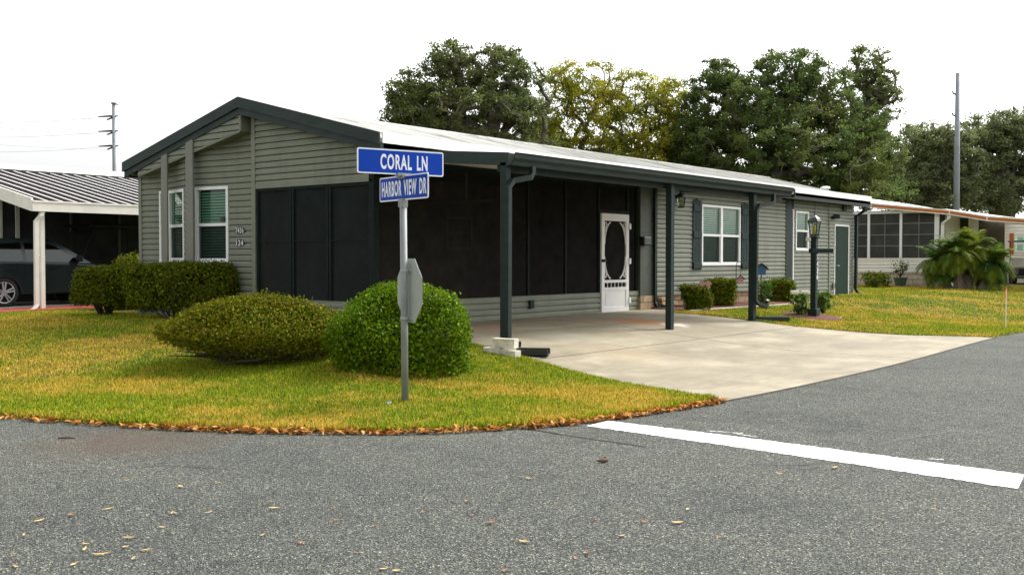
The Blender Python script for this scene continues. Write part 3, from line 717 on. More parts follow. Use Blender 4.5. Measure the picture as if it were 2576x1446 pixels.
mb = MB(); mb.quad(W.P(D0 + st_, .015, .99), W.P(D1 - st_, .015, .99), W.P(D1 - st_, .015, DZ1 - .15), W.P(D0 + st_, .015, DZ1 - .15)); mb.quad(W.P(D0 + st_, .012, .835), W.P(D1 - st_, .012, .835), W.P(D1 - st_, .012, .93), W.P(D0 + st_, .012, .93)); mb.build('door_screen', 'screen', door)
for z in (.55, 1.38, 2.12):
    mb = MB(); W.box(mb, D1 - .01, D1 + .05, .046, .07, z - .06, z + .06); mb.build('hinge', 'white', door)
mb = MB(); W.box(mb, D0 - .01, D0 + .06, .046, .09, 1.36, 1.42); mb.tube([W.P(D0 + .03, .09, 1.39), W.P(D0 + .03, .13, 1.39)], .022, 8); mb.build('handle', 'black', door)
# corner post with brick foot and letter box
mb = MB(); mb.box(7.88, 8.38, -.06, .06, .62, 3.04); mb.build('corner_column', plain('column_paint', (.062, .075, .055), .6), home)
mb = MB(); mb.box(7.86, 8.40, -.08, .06, .3, .62); mb.build('column_foot', 'skirt', home)
a, z = SIDE.sz(1617, 606, .06); mb = MB(); SIDE.box(mb, a - .16, a + .14, .062, .2, z - .1, z + .09); mb.build('letter_box', 'black', home, bevel=.02)
# siding with shuttered window
S2 = Wall((8.45, 0), (15.47, 0)); wa, wb, wz0, wz1 = 10.70, 12.72, 1.27, 2.73
mb = MB(); siding(mb, S2, .6, 3.05, None, [(wa - 8.45, wb - 8.45, wz0, wz1)]); mb.build('side_wall', 'siding', home)
window(S2, wa - 8.45, wb - 8.45, wz0, wz1, home, cols=2, label='double window between the dark shutters')
for (a0, a1) in ((10.24, 10.66), (12.76, 13.16)):
    mb = MB(); zt, zb_ = 2.86, 1.17; n3 = (a1 - a0) / 3
    for i in range(3): SIDE.box(mb, a0 + n3 * i + .006, a0 + n3 * (i + 1) - .006, .02, .045, zb_, zt - (.035 if i != 1 else 0))
    for z in (1.27, 2.0, 2.62): SIDE.box(mb, a0 + .012, a1 - .012, .046, .062, z - .075, z + .075)
    mb.build('shutter', plain('shutter_green', (.026, .042, .039), .65, spec=.12), home, bevel=.006)
mb = MB(); SIDE.box(mb, 8.5, 20.4, -.10, -.02, .2, .6); mb.build('skirting', 'skirt', home)
# stone steps of lumpy block visible beside the downspout
mb = MB()
for i in range(3): SIDE.box(mb, 8.62 + .02 * i, 9.35 - .14 * i, .02, .2 - .03 * i, .27 + .1 * i, .365 + .1 * i)
mb.build('skirting_block', 'skirt', home, bevel=.02)
# wall lantern near the end of the first siding
def lantern(parent, base, s_, name='wall_lantern', bracket=None):
    mb = MB(); c0 = Vector(base); h = .30 * s_
    for a in range(4):
        th = math.pi / 4 + a * math.pi / 2; p0 = c0 + Vector((math.cos(th) * .075 * s_, math.sin(th) * .075 * s_, 0)); p1 = c0 + Vector((math.cos(th) * .105 * s_, math.sin(th) * .105 * s_, h * .72)); mb.tube([p0, p1], .009 * s_, 5)
    mb.lathe(c0, [(.085 * s_, -.02 * s_), (.085 * s_, .012 * s_)], 4); mb.lathe(c0, [(.125 * s_, h * .72), (.13 * s_, h * .76), (.095 * s_, h * .92), (.07 * s_, h), (.035 * s_, h * 1.08), (.012 * s_, h * 1.12), (.012 * s_, h * 1.2)], 8)
    if bracket: mb.tube([c0 + Vector((0, 0, h * .9)), Vector(bracket)], .014 * s_, 6)
    o = mb.build(name, 'black', parent)
    mb = MB(); mb.lathe(c0, [(.072 * s_, .014 * s_), (.095 * s_, h * .71)], 8); mb.build('lantern_glass', 'lampglass', o)
    mb = MB(); mb.lathe(c0, [(.03 * s_, .02), (.032 * s_, h * .45), (.012 * s_, h * .56)], 10); mb.build('bulb', 'yellow', o, smooth=True)
    return o
p = on_y(1713, 521, -.16); lantern(home, (p.x, p.y, p.z), 1.0, bracket=(p.x - .25, -.02, p.z + .26))
# dark strip, then the shed end
mb = MB(); SIDE.box(mb, 15.47, 15.88, -.02, .035, .45, 3.06); mb.build('wall_strip', 'dark', home)
mb = MB(); SIDE.box(mb, 15.93, 15.98, -.02, .04, .45, 2.8); SIDE.box(mb, 15.885, 15.93, -.02, .035, 2.76, 2.8); mb.build('strip_edge', 'white', home)
S3 = Wall((15.99, 0), (20.57, 0)); sa, sb, sz0, sz1 = 16.14 - 15.99, 17.03 - 15.99, 1.66, 2.77
da, db = 19.03 - 15.99, 20.1 - 15.99
mb = MB(); siding(mb, S3, .3, 3.06, None, [(sa, sb, sz0, sz1), (da - .05, db + .05, .2, 2.46)]); mb.build('shed_wall', 'siding', home)
window(S3, sa, sb, sz0, sz1, home, label='small sash window behind the lamp post')
for a in (17.5, 18.55): 
    mb = MB(); SIDE.box(mb, a - .03, a + .03, .018, .04, .3, 3.06); mb.build('seam_trim', 'trim', home)
mb = MB(); S3.box(mb, da, db, -.03, .012, .24, 2.42); sd = mb.build('shed_door', plain('shed_door_green', (.008, .030, .018), .6, spec=.12), home)
mb = MB(); S3.box(mb, da - .05, da - .0, -.03, .03, .24, 2.46); S3.box(mb, db, db + .05, -.03, .03, .24, 2.46); S3.box(mb, da, db, -.03, .03, 2.42, 2.47); S3.box(mb, da, db, -.03, .05, .2, .238); mb.build('door_frame', 'white', sd)
mb = MB(); mb.tube([S3.P(da + .1, .012, 1.22), S3.P(da + .1, .06, 1.22), S3.P(da + .24, .06, 1.22)], .018, 6); mb.build('handle', 'galv', sd)
mb = MB(); a, z = SIDE.sz(2094, 547); SIDE.box(mb, a - .05, a + .05, .02, .06, z - .05, z + .05)
for k_ in (-1, 1): mb.tube([SIDE.P(a, .06, z), SIDE.P(a + k_ * .14, .14, z + .03)], [.05, .07], 8)
mb.build('flood_light', 'dark', home)
mb = MB(); a, z = SIDE.sz(2120, 521); SIDE.box(mb, a - .12, a + .12, .02, .08, z - .12, z + .12); mb.build('vent_hood', 'dark', home)
mb = MB(); a, z = SIDE.sz(2093, 719); SIDE.box(mb, a - .06, a + .06, .02, .07, z - .08, z + .08); mb.build('outlet_box', 'trim', home)
# house downspouts
def downspout(pts, parent, mat='dark', w=.075, d=.06, side=(1, 0, 0), label=None):
    mb = MB(); mb.rtube(pts, w, d, side); o = mb.build('downspout', mat, parent)
    return o
downspout([(8.44, -.09, 3.0), (8.44, -.09, .48), (8.46, -.14, .39), (8.6, -.22, .36), (9.3, -.3, .34)], home, side=(0, 1, 0), w=.07, d=.09)
p = on_y(2146, 700, -.1); downspout([(20.6, -.36, 3.0), (20.58, -.3, 2.9), (20.56, -.1, 2.75), (20.56, -.09, .5), (20.6, -.16, .36), (20.8, -.3, .3)], home, side=(1, 0, 0), w=.1, d=.08)
# carport roof
cr = MB(); cx0, cx1, cy0, cy1, cz0, cz1 = -.38, 9.05, -.355, -3.05, 3.06, 2.83
cr.hexa([(cx0, cy1, cz1 - .06), (cx1, cy1, cz1 - .06), (cx1, -.34, cz0 - .06), (cx0, -.34, cz0 - .06), (cx0, cy1, cz1), (cx1, cy1, cz1), (cx1, -.34, cz0), (cx0, -.34, cz0)])
x = cx0 + .15
while x < cx1 - .1:
    cr.hexa([(x, cy1, cz1), (x + .035, cy1, cz1), (x + .035, -.36, cz0), (x, -.36, cz0), (x, cy1, cz1 + .035), (x + .035, cy1, cz1 + .035), (x + .035, -.36, cz0 + .035), (x, -.36, cz0 + .035)]); x += .305
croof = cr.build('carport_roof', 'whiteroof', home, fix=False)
for xx, s_ in ((cx0, -1), (cx1, 1)):
    mb = MB(); a, b = (xx - .03, xx) if s_ < 0 else (xx, xx + .03)
    mb.hexa([(a, cy1 - .02, cz1 - .13), (b, cy1 - .02, cz1 - .13), (b, -.34, cz0 - .13), (a, -.34, cz0 - .13), (a, cy1 - .02, cz1 + .05), (b, cy1 - .02, cz1 + .05), (b, -.34, cz0 + .05), (a, -.34, cz0 + .05)])
    mb.build('end_fascia', 'darkfascia', croof)
mb = MB()      # K-style gutter swept along the outer eave
prof = [(0, .045), (0, -.125), (-.075, -.125), (-.085, -.075), (-.12, -.03), (-.125, .02), (-.14, .045), (-.125, .045), (-.11, .02), (-.09, -.05), (-.065, -.11), (-.012, -.11), (-.012, .045)]
mb.prism([(cx0 - .02, cy1 - .005 + a, cz1 + b) for a, b in prof], (8.75 - cx0, 0, 0)); mb.build('gutter', 'dark', croof)
mb = MB(); mb.box(cx0 + .02, 8.75, cy1 + .12, cy1 + .22, cz1 - .20, cz1 - .075); mb.build('beam', 'dark', croof)
PY = -2.98
for i, (px_, zt) in enumerate(((-.46 + .1, 2.7), (4.11, 2.7), (7.29, 2.7))):
    zb_ = float(H(px_, PY)) ; hw = (.05, .055, .066)[i]
    mb = MB(); mb.box(px_ - hw, px_ + hw, PY - .05, PY + .06, zb_ - .02, cz1 - .075); po = mb.build('carport_post', 'dark', home, bevel=.006)
    if i == 1: continue
    gx = px_ + (.42 if i == 0 else .62); y_ = cy1 - .07; yp = PY - .09
    if i == 0: pts = [(gx, y_, cz1 - .11), (gx, y_, cz1 - .20), (gx - .05, y_, cz1 - .27), (px_ + .05, yp, cz1 - .33), (px_ - .05, yp, cz1 - .43), (px_ - .06, yp, zb_ + .14), (px_ + .0, yp - .03, zb_ + .07), (px_ + .1, yp - .07, zb_ + .06)]
    else: pts = [(gx, y_, cz1 - .11), (gx, y_, cz1 - .24), (gx - .06, y_, cz1 - .3), (px_ + .10, yp, cz1 - .36), (px_ - .04, yp, cz1 - .48), (px_ - .05, yp, zb_ + .42), (px_ + .05, yp - .02, zb_ + .36), (px_ + .3, yp - .06, zb_ + .30)]
    downspout(pts, po, side=(0, 1, 0), w=.07, d=.075)
# address plaques
for (x, y, s_, w_) in ((607, 580, '7436', .30), (607, 611, '124', .27)):
    a, z = W4.sz(x, y); mb = MB()
    pts = [W4.P(a + math.cos(th) * w_ / 2 * (1 if abs(math.cos(th)) < .8 else .97), .02, z + math.sin(th) * .068) for th in [2 * math.pi * k_ / 24 for k_ in range(24)]]
    mb.prism(pts, W4.n * .014); o = mb.build('number_plaque', 'black', home); o['label'] = 'black oval plaque reading %s' % s_
    text('numerals', s_, 'signwhite', o, W4.P(a, .0345, z), W4.d, (0, 0, 1), .10, w_ * .74, .0)

# ------------------------------------------------------------------ street sign
pc = hit(1019, 1020); pc = Vector((pc.x, pc.y, 0.0)); pb = float(H(pc.x, pc.y))
sign = thing('street_sign', (pc.x, pc.y, pb), 'grey pole carrying two blue street name blades and a stop sign seen from behind', 'street sign')
mb = MB(); mb.tube([(pc.x, pc.y, pb - .1), (pc.x - RT.x * .012, pc.y - RT.y * .012, 1.98)], .0335, 16); mb.build('pole', 'galv', sign, smooth=True)
def blade(zc, ang, s_, tw, name_):
    d = VR * math.cos(ang) + VF * math.sin(ang); n = Vector((d.y, -d.x, 0)); c0 = Vector((pc.x, pc.y, zc)) + (VR * -.03 if ang > 0 else VR * -.01)
    Lh, Hh = .457, .118
    def rr(lh, hh, r, t_):
        o = []
        for (sx_, sz_, a0) in ((1, 1, 0), (-1, 1, 90), (-1, -1, 180), (1, -1, 270)):
            for k_ in range(5):
                th = math.radians(a0 + 22.5 * k_); o.append(c0 + d * (sx_ * (lh - r) + r * math.cos(th)) + n * t_ + Vector((0, 0, sz_ * (hh - r) + r * math.sin(th))))
        return o
    mb = MB(); mb.prism(rr(Lh, Hh, .02, -.004), n * .008); bl = mb.build('name_blade', 'signwhite', sign)
    bl['label'] = 'blue street name blade reading %s' % s_
    for sg in (1, -1):
        mb = MB(); mb.prism(rr(Lh - .013, Hh - .013, .012, .0042 * sg), n * .0012 * sg); mb.build('blue_field', 'blue', bl)
        text('lettering', s_, 'signwhite', bl, c0 + n * .0054 * sg + d * tw[2] * sg, d * sg, (0, 0, 1), tw[1], tw[0], .03, .0012)
blade(2.345, math.radians(33), 'CORAL LN', (.50, .145, .03), 'a')
blade(2.105, math.radians(-54), 'HARBOR VIEW DR', (.84, .15, .01), 'b')
for (z, ang, hh, ww) in ((2.225, 33, .016, .07), (2.208, -57, .02, .045), (1.960, -54, .042, .042)):
    d = VR * math.cos(math.radians(ang)) + VF * math.sin(math.radians(ang)); n = Vector((d.y, -d.x, 0)); mb = MB(); c0 = Vector((pc.x, pc.y, z)) - VR * .015
    mb.hexa([c0 + d * a * ww + n * b * .03 + Vector((0, 0, e * hh)) for e in (-1, 1) for a, b in ((-1, -1), (1, -1), (1, 1), (-1, 1))]); mb.build('bracket', 'galv', sign, bevel=.004)
ang = math.radians(-62); d = VR * math.cos(ang) + VF * math.sin(ang); n = Vector((d.y, -d.x, 0)); 
if n.dot(VF) > 0: n = -n           # n points back towards the street corner (rear of the sign)
c0 = Vector((pc.x, pc.y, 1.127)) - n * .045 + VR * .005
R8 = .305 / math.cos(math.pi / 8); oct_ = lambda r, t_: [c0 + d * r * math.cos(math.pi / 8 + k_ * math.pi / 4) + Vector((0, 0, r * math.sin(math.pi / 8 + k_ * math.pi / 4))) + n * t_ for k_ in range(8)]
mb = MB(); mb.prism(oct_(R8, -.002), n * .004); ss = mb.build('stop_sign', 'alu', sign); ss['label'] = 'octagonal stop sign showing its bare metal back'
mb = MB(); mb.prism(oct_(R8 * .95, -.0034), n * .0012); mb.build('red_face', 'red', ss)
for z in (1.32, .865):
    mb = MB(); c1 = Vector((pc.x, pc.y, z)); mb.lathe(c1, [(.043, -.012), (.043, .012)], 16); c2 = c1 - n * .04
    mb.hexa([c2 + d * a * .06 + n * b * .008 + Vector((0, 0, e * .012)) for e in (-1, 1) for a, b in ((-1, -1), (1, -1), (1, 1), (-1, 1))]); mb.build('clamp', 'alu', sign)

# ------------------------------------------------------------------ hedges and shrubs
def bush(name, label, c0, a, b, prof, nleaf, size, mat, ang=0, p=2.0, noise=.05, stems=8, stem_r=.5, stem_top=.4, group=None, core='leafcore', bias=.55, spread=.06, flat_stems=0, bare=0, cx_low=0):
    c0 = Vector(c0); gz = float(H(c0.x, c0.y)); th_ = thing(name, (c0.x, c0.y, gz), label, 'shrub' if 'shrub' in name or 'bush' in name else 'hedge', group)
    zs = np.array([q[0] for q in prof]); rs = np.array([q[1] for q in prof])
    ca2, sa2 = math.cos(ang), math.sin(ang)
    ph = RNG.uniform(0, 6.28, (6, 3)); fr = RNG.uniform(2.0, 6.5, (6, 3))
    def surf(th, s):          # s in 0..1 along the profile
        seg = np.concatenate([[0], np.cumsum(np.hypot(np.diff(zs), np.diff(rs) * (a + b) / 2))]); seg /= seg[-1]
        z = np.interp(s, seg, zs); r = np.interp(s, seg, rs); cth, sth = np.cos(th), np.sin(th)
        k_ = (np.abs(cth) ** p + np.abs(sth) ** p) ** (-1 / p)
        x, y = a * r * cth * k_, b * r * sth * k_
        w = sum(np.sin(x * fr[i, 0] + ph[i, 0]) * np.sin(y * fr[i, 1] + ph[i, 1]) * np.sin(z * fr[i, 2] * 1.3 + ph[i, 2]) for i in range(6)) * noise / 1.4
        f_ = 1 + w / np.maximum(np.hypot(x, y), .25); x, y = x * f_, y * f_; z = z + w * .6
        x = x + cx_low * np.clip((.46 - z) / .3, 0, 1)       # the foot of a lopsided shrub sits off centre
        return np.stack([c0.x + x * ca2 - y * sa2, c0.y + x * sa2 + y * ca2, z], 1)
    n = nleaf
    # area-weighted profile sampling
    sg = RNG.random(n * 3); seg = np.concatenate([[0], np.cumsum(np.hypot(np.diff(zs), np.diff(rs) * (a + b) / 2))]); seg /= seg[-1]
    r_ = np.interp(sg, seg, rs); keep = RNG.random(n * 3) < (r_ + .06) / (rs.max() + .06); sg = sg[keep][:n]; n = len(sg)
    th = RNG.uniform(0, 2 * math.pi, n); P = surf(th, sg); e = 2e-3
    N = unit(np.cross(surf(th + e, sg) - P, surf(th, np.minimum(sg + e, 1)) - P + 1e-9)); ctr = np.array([c0.x, c0.y, (zs[0] + zs[-1]) / 2]); N *= np.sign(np.sum(N * (P - ctr), 1, keepdims=True) + 1e-9)
    P = P + N * (RNG.normal(size=(n, 1)) * spread * .5 - np.abs(RNG.normal(size=(n, 1))) * spread)
    if bare: 
        kk = RNG.random(n) > bare * np.clip(1 - (P[:, 2] - zs[0]) / (zs[-1] - zs[0]) * 1.7, 0, 1); P, N = P[kk], N[kk]
    # stray shoots above the clipped surface
    ns_ = n // 170; P3 = surf(RNG.uniform(0, 6.283, ns_), RNG.uniform(.35, 1, ns_)); P3 = np.repeat(P3, 4, 0) + np.column_stack([RNG.normal(size=(ns_ * 4, 2)) * .012, np.tile(np.array([.0, .015, .03, .045]), ns_) * RNG.uniform(.4, 1.3, ns_ * 4)])
    P = np.vstack([P, P3]); N = np.vstack([N, np.tile([0, 0, .2], (len(P3), 1))])
    co, qd, rn = leaf_arrays(P, N, size, bias)
    np_mesh('foliage', co, qd, rn, mat, th_)
    # inner, sparser leaf mass
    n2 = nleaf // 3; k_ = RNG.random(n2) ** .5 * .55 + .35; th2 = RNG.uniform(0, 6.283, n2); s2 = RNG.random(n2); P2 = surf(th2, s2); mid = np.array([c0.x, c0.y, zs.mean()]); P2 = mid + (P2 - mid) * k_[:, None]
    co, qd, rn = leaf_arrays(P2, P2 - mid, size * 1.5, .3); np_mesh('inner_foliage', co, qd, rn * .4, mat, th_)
    mb = MB()
    for i in range(stems):
        t0 = random.uniform(0, 6.283); rr_ = stem_r * math.sqrt(random.random()); p0 = Vector((c0.x, c0.y, gz - .03)) + Vector((math.cos(t0) * a * rr_ * .5, math.sin(t0) * b * rr_ * .5, 0)) + VR * cx_low
        for j in range(3):
            t1 = t0 + random.uniform(-.9, .9); f_ = random.uniform(.35, .9); zt = zs[0] + (zs[-1] - zs[0]) * random.uniform(stem_top * .6, stem_top * 1.5)
            x, y = math.cos(t1) * a * f_, math.sin(t1) * b * f_; p2 = Vector((c0.x + x * ca2 - y * sa2, c0.y + x * sa2 + y * ca2, zt)); pm = p0.lerp(p2, .45) + Vector((random.uniform(-.06, .06), random.uniform(-.06, .06), (.06)))
            mb.tube([p0, pm, p2], [.02, .013, .006], 5)
    for i in range(flat_stems):
        t1 = random.uniform(0, 6.283); f_ = random.uniform(.55, .95); x, y = math.cos(t1) * a * f_, math.sin(t1) * b * f_; zz = np.interp(f_, rs[:5], zs[:5]) - .015
        p2 = Vector((c0.x + x * ca2 - y * sa2, c0.y + x * sa2 + y * ca2, zz)); p0 = Vector((c0.x, c0.y, gz + .1)).lerp(p2, .3) + Vector((random.uniform(-.1, .1), random.uniform(-.1, .1), 0))
        p0.z = gz + .12
        mb.tube([p0, p0.lerp(p2, .5) + Vector((0, 0, random.uniform(-.03, .05))), p2], [.012, .009, .004], 4)
    mb.build('stems', 'twig', th_)
    return th_
AV = math.atan2(VR.y, VR.x)
c0 = hit(1000, 960) + VF * .70
bush('round_shrub', 'bright green rounded shrub behind the street sign pole', c0 - VF * .06, .815, .78, [(.06, .78), (.28, .93), (.55, 1.0), (.78, .93), (.98, .68), (1.08, .42), (1.13, .02)], 19000, .040, 'leaf_bright', AV, 2.2, .06, 12, .6, .3, spread=.055, bias=.45, bare=.25)
c0 = hit(660, 925) + VF * .45
bush('mushroom_shrub', 'low spreading olive shrub clipped to a mushroom dome', c0 - VR * .15 - VF * .15, 1.2, .95, [(.04, .50), (.22, .54), (.34, .72), (.45, .93), (.54, 1.0), (.64, .95), (.79, .74), (.90, .48), (.965, .22), (.99, .02)], 26000, .034, 'leaf_olive', AV, 2.1, .045, 30, .7, .3, spread=.045, flat_stems=24, bias=.5, bare=.35, cx_low=.28)
c0 = hit(243, 800) + VF * .35
bush('clipped_hedge', 'smaller boxy hedge left of the bay, beside the red kerb', c0, .53, .42, [(.50, .66), (.55, .95), (.9, 1.0), (1.15, .97), (1.245, .86), (1.26, .02)], 9000, .05, 'leaf_hedge', AV, 3.2, .05, 9, .5, .35, bare=.3)
c0 = hit(440, 812) + VF * .42
bush('clipped_hedge', 'long boxy hedge below the bay windows', c0, 1.0, .45, [(.48, .6), (.55, .92), (.9, 1.0), (1.2, .98), (1.33, .86), (1.35, .02)], 15000, .048, 'leaf_hedge', AV, 4.0, .05, 12, .7, .35, bare=.45)
c0 = at(338, 700, 22.6)
bush('mounded_shrub', 'rounded shrub at the far left corner of the house', c0, .62, .6, [(.3, .8), (.8, 1.0), (1.2, .85), (1.45, .5), (1.53, .02)], 6000, .06, 'leaf_hedge', AV, 2.3, .04, 6)
def pxbush(name, label, x, y, w, h, dep, nleaf, size, mat, p=3.2, b=.8, **k_):
    g = hit(x, y); q = g + VF * dep; d = (g - CAM).dot(VF); s_ = d / FPX; a = w * s_ / 2; ht = h * s_; gz = float(H(q.x, q.y))
    return bush(name, label, q, a, a * b, [(gz + .05, .8), (gz + ht * .3, .97), (gz + ht * .75, 1.0), (gz + ht * .95, .88), (gz + ht, .02)], nleaf, size, mat, AV, p, .04, 6, **k_)
pxbush('box_shrub', 'short boxy shrub nearest the middle carport post', 1757, 787, 72, 66, .35, 4200, .05, 'leaf_box', bare=.2)
pxbush('box_shrub', 'tallest boxy shrub below the shuttered window', 1818, 778, 88, 76, .4, 5200, .05, 'leaf_hedge', bare=.2)
pxbush('box_shrub', 'boxy shrub between the far carport post and the lamp post', 1972, 766, 80, 60, .45, 4200, .055, 'leaf_box', bare=.2)
pxbush('rose_bush', 'loose pale leaved bush left of the lamp post', 2017, 800, 50, 62, .1, 260, .075, 'leaf_rose', p=2, spread=.22, bias=.1)
pxbush('rose_bush', 'loose leafy bush right of the lamp post', 2080, 795, 40, 62, .25, 260, .075, 'leaf_rose', p=2, spread=.22, bias=.1)
pxbush('sprig_shrub', 'small twiggy shrub by the front screens', 803, 800, 58, 62, .2, 600, .045, 'leaf_hedge', p=2, spread=.1, bias=.2)
pxbush('flower_shrub', 'thin flowering shrub behind the far carport post', 1930, 782, 40, 78, .3, 450, .055, 'leaf_rose', p=2, spread=.14, bias=.2)

# ------------------------------------------------------------------ garden bed and small things
def sheet(name, pts, mat, lift, label=None):
    mb = MB(); c_ = sum((Vector(p) for p in pts), Vector()) / len(pts); n = len(pts)
    vs = [(p[0], p[1], float(H(p[0], p[1])) + lift) for p in pts]; mb.add(vs + [(c_.x, c_.y, float(H(c_.x, c_.y)) + lift + .05)], [(i, (i + 1) % n, n) for i in range(n)])
    return tag(mb.build(name, mat), label, kind='structure')
b0, b1 = hit(1735, 788), hit(1985, 771)
sheet('mulch_bed', [(8.3, -.62, 0), (b0.x, b0.y, 0), ((b0.x + b1.x) / 2, (b0.y + b1.y) / 2, 0), (b1.x, b1.y, 0), (14.6, -1.4, 0), (15.6, -.02, 0), (12, -.02, 0), (8.3, -.02, 0)], 'mulch', .045)
lp = hit(2047, 803); sheet('mulch_bed', [(lp.x + math.cos(k_ * .5236) * 1.0 * ca + 0 - math.sin(k_ * .5236) * .5 * cb * -1 * .0 + math.cos(k_ * .5236) * .0, lp.y, 0) if False else tuple((Vector((lp.x, lp.y, 0)) + VR * math.cos(k_ * .5236) * .62 + VF * (.2 + math.sin(k_ * .5236) * .75))[:2]) + (0,) for k_ in range(12)], 'mulch', .05)
def kerb(name, label, pts, w, h, mat, cat='edging'):
    mb = MB(); q = [Vector((p[0], p[1], float(H(p[0], p[1])))) for p in pts]
    for i in range(len(q) - 1):
        d = (q[i + 1] - q[i]); d.z = 0; d.normalize(); s_ = Vector((d.y, -d.x, 0)) * w / 2; a, b = q[i], q[i + 1]
        L = (b - a).length; nseg = max(1, round(L / .9))
        for j in range(nseg):
            p0 = a.lerp(b, j / nseg) + d * .004; p1 = a.lerp(b, (j + 1) / nseg) - d * .004
            mb.hexa([p0 - s_ - Vector((0, 0, .05)), p1 - s_ - Vector((0, 0, .05)), p1 + s_ - Vector((0, 0, .05)), p0 + s_ - Vector((0, 0, .05)), p0 - s_ * .8 + Vector((0, 0, h)), p1 - s_ * .8 + Vector((0, 0, h)), p1 + s_ * .8 + Vector((0, 0, h)), p0 + s_ * .8 + Vector((0, 0, h))])
    return tag(mb.build(name, mat, bevel=.008), label, cat)
kerb('bed_edging', 'pale concrete edging along the red mulch bed', [(b0.x, b0.y), (b1.x, b1.y), (14.7, -1.42)], .09, .07, 'concrete2')
e0, e1, e2, e3 = hit(1980, 803), hit(2040, 809), hit(2085, 810), hit(2118, 802)
kerb('bed_edging', 'low edging in front of the lamp post mulch', [(e0.x, e0.y), (e1.x, e1.y), (e2.x, e2.y), (e3.x, e3.y)], .07, .045, 'concrete2')
# white curved stones at the near post, rusty pavers
def arcstone(label, p0, p1, bow, z0, h, w):
    mb = MB(); n = 8; p0, p1 = Vector((p0.x, p0.y, 0)), Vector((p1.x, p1.y, 0)); d = (p1 - p0).normalized(); nn = Vector((d.y, -d.x, 0))
    pr = []
    for i in range(n + 1):
        f_ = i / n; c_ = p0.lerp(p1, f_) + nn * bow * (4 * f_ * (1 - f_)); pr.append((c_ + nn * w / 2, c_ - nn * w / 2))
    for i in range(n):
        (a, b), (c_, e) = pr[i], pr[i + 1]; mb.add([(q.x, q.y, z) for z in (z0, z0 + h) for q in (a, c_, e, b)], [(3, 2, 1, 0), (4, 5, 6, 7), (0, 1, 5, 4), (2, 3, 7, 6)] + ([(3, 0, 4, 7)] if i == 0 else []) + ([(1, 2, 6, 5)] if i == n - 1 else []))
    bm_o = mb.build('edging_stone', 'stone', bevel=.0); return tag(bm_o, label, 'edging stone', 'white edging stones at the near carport post')
q0, q1 = hit(1222, 892), hit(1303, 906); gz = float(H(q0.x, q0.y))
arcstone('white curved edging stone, bottom left of the stack by the post', q0, q0.lerp(q1, .5), .02, gz - .03, .13, .12)
arcstone('white curved edging stone, bottom right of the stack by the post', q0.lerp(q1, .52), q1 + VF * -.03, .02, gz - .05, .13, .12)
arcstone('white curved edging stone lying on top of the stack by the post', q0.lerp(q1, .26) + VF * .06, q1 + VF * .08 - VR * .02, .03, gz + .103, .12, .11)
for lab, a, b, w in (('rust stained paver strip in front of the white stones', (1120, 942), (1300, 905), .16), ('rust stained paver behind the round shrub', (1150, 893), (1218, 893), .2)):
    kerb('paver', lab, [tuple(hit(*a)[:2]), tuple(hit(*b)[:2])], w, .035, 'paver', 'paver')
# splash blocks
def splash(label, p0, d, L, w):
    d = Vector(d).normalized(); s_ = Vector((d.y, -d.x, 0)); z = float(H(p0.x, p0.y)) + .012; o0 = Vector((p0.x, p0.y, z)); mb = MB()
    def bx(a0, a1, b0_, b1_, h): mb.hexa([o0 + d * a + s_ * b + Vector((0, 0, e)) for e in (0, h) for a, b in ((a0, b0_), (a1, b0_), (a1, b1_), (a0, b1_))])
    bx(0, L, -w / 2, w / 2, .02); bx(0, L, -w / 2, -w / 2 + .03, .085); bx(0, L, w / 2 - .03, w / 2, .085); bx(0, .03, -w / 2 + .03, w / 2 - .03, .1)
    tag(mb.build('splash_block', 'black', bevel=.008), label, 'splash block', 'black gutter splash blocks')
splash('black splash block beside the white edging stones', hit(1302, 895), VR * .9 - VF * .15, .42, .27)
splash('black splash block at the foot of the far carport post', hit(1903, 808), VR, .62, .28)
# lamp post
lz = float(H(lp.x, lp.y)); lamp = thing('lamp_post', (lp.x, lp.y, lz), 'dark post lantern with cross arm and vertical house number', 'lamp post')
mb = MB(); mb.box(lp.x - .058, lp.x + .058, lp.y - .058, lp.y + .058, lz - .05, 1.86); mb.box(lp.x - .1, lp.x + .1, lp.y - .1, lp.y + .1, lz - .02, lz + .22); mb.box(lp.x - .085, lp.x + .085, lp.y - .085, lp.y + .085, 1.86, 1.9); mb.build('post', 'dark', lamp, bevel=.008)
mb = MB(); c0 = Vector((lp.x, lp.y, 1.6)); dd = (VR * .92 + VF * .2).normalized(); n = Vector((dd.y, -dd.x, 0)); mb.hexa([c0 + dd * a + n * b + Vector((0, 0, e)) for e in (-.045, .045) for a, b in ((-.09, -.075), (.40, -.075), (.40, .075), (-.09, .075))]); mb.build('cross_arm', 'dark', lamp, bevel=.006)
lantern(lamp, (lp.x, lp.y, 1.93), 1.22, 'lantern')
mb = MB(); c0 = Vector((lp.x, lp.y, 1.83)) - VR * .12; mb.box(c0.x - .05, c0.x + .05, c0.y - .05, c0.y + .05, 1.8, 1.88); mb.build('light_sensor', 'offwhite', lamp, bevel=.01)
for i, ch in enumerate('7436'):
    text('numeral', ch, 'signwhite', lamp, (lp.x + .025, lp.y - .0595, 1.46 - .135 * i), (1, 0, 0), (0, 0, 1), .12, .075, .02, .004)
g = hit(2056, 800); mb = MB(); mb.prism([Vector((g.x, g.y, g.z)) + VR * a + Vector((0, 0, b)) for a, b in ((-.07, 0), (.05, 0), (.075, .1), (.06, .16), (-.03, .17), (-.08, .12))], VF * .05); o = mb.build('garden_ornament', 'pink', bevel=.012); tag(o, 'small pink painted stone leaning on the lamp post foot', 'ornament')
mb = MB(); mb.lathe(Vector((g.x, g.y, g.z + .1)) - VF * .006, [(.025, -.02), (.03, 0), (.02, .02)], 8); mb.build('painted_flower', 'red', o)
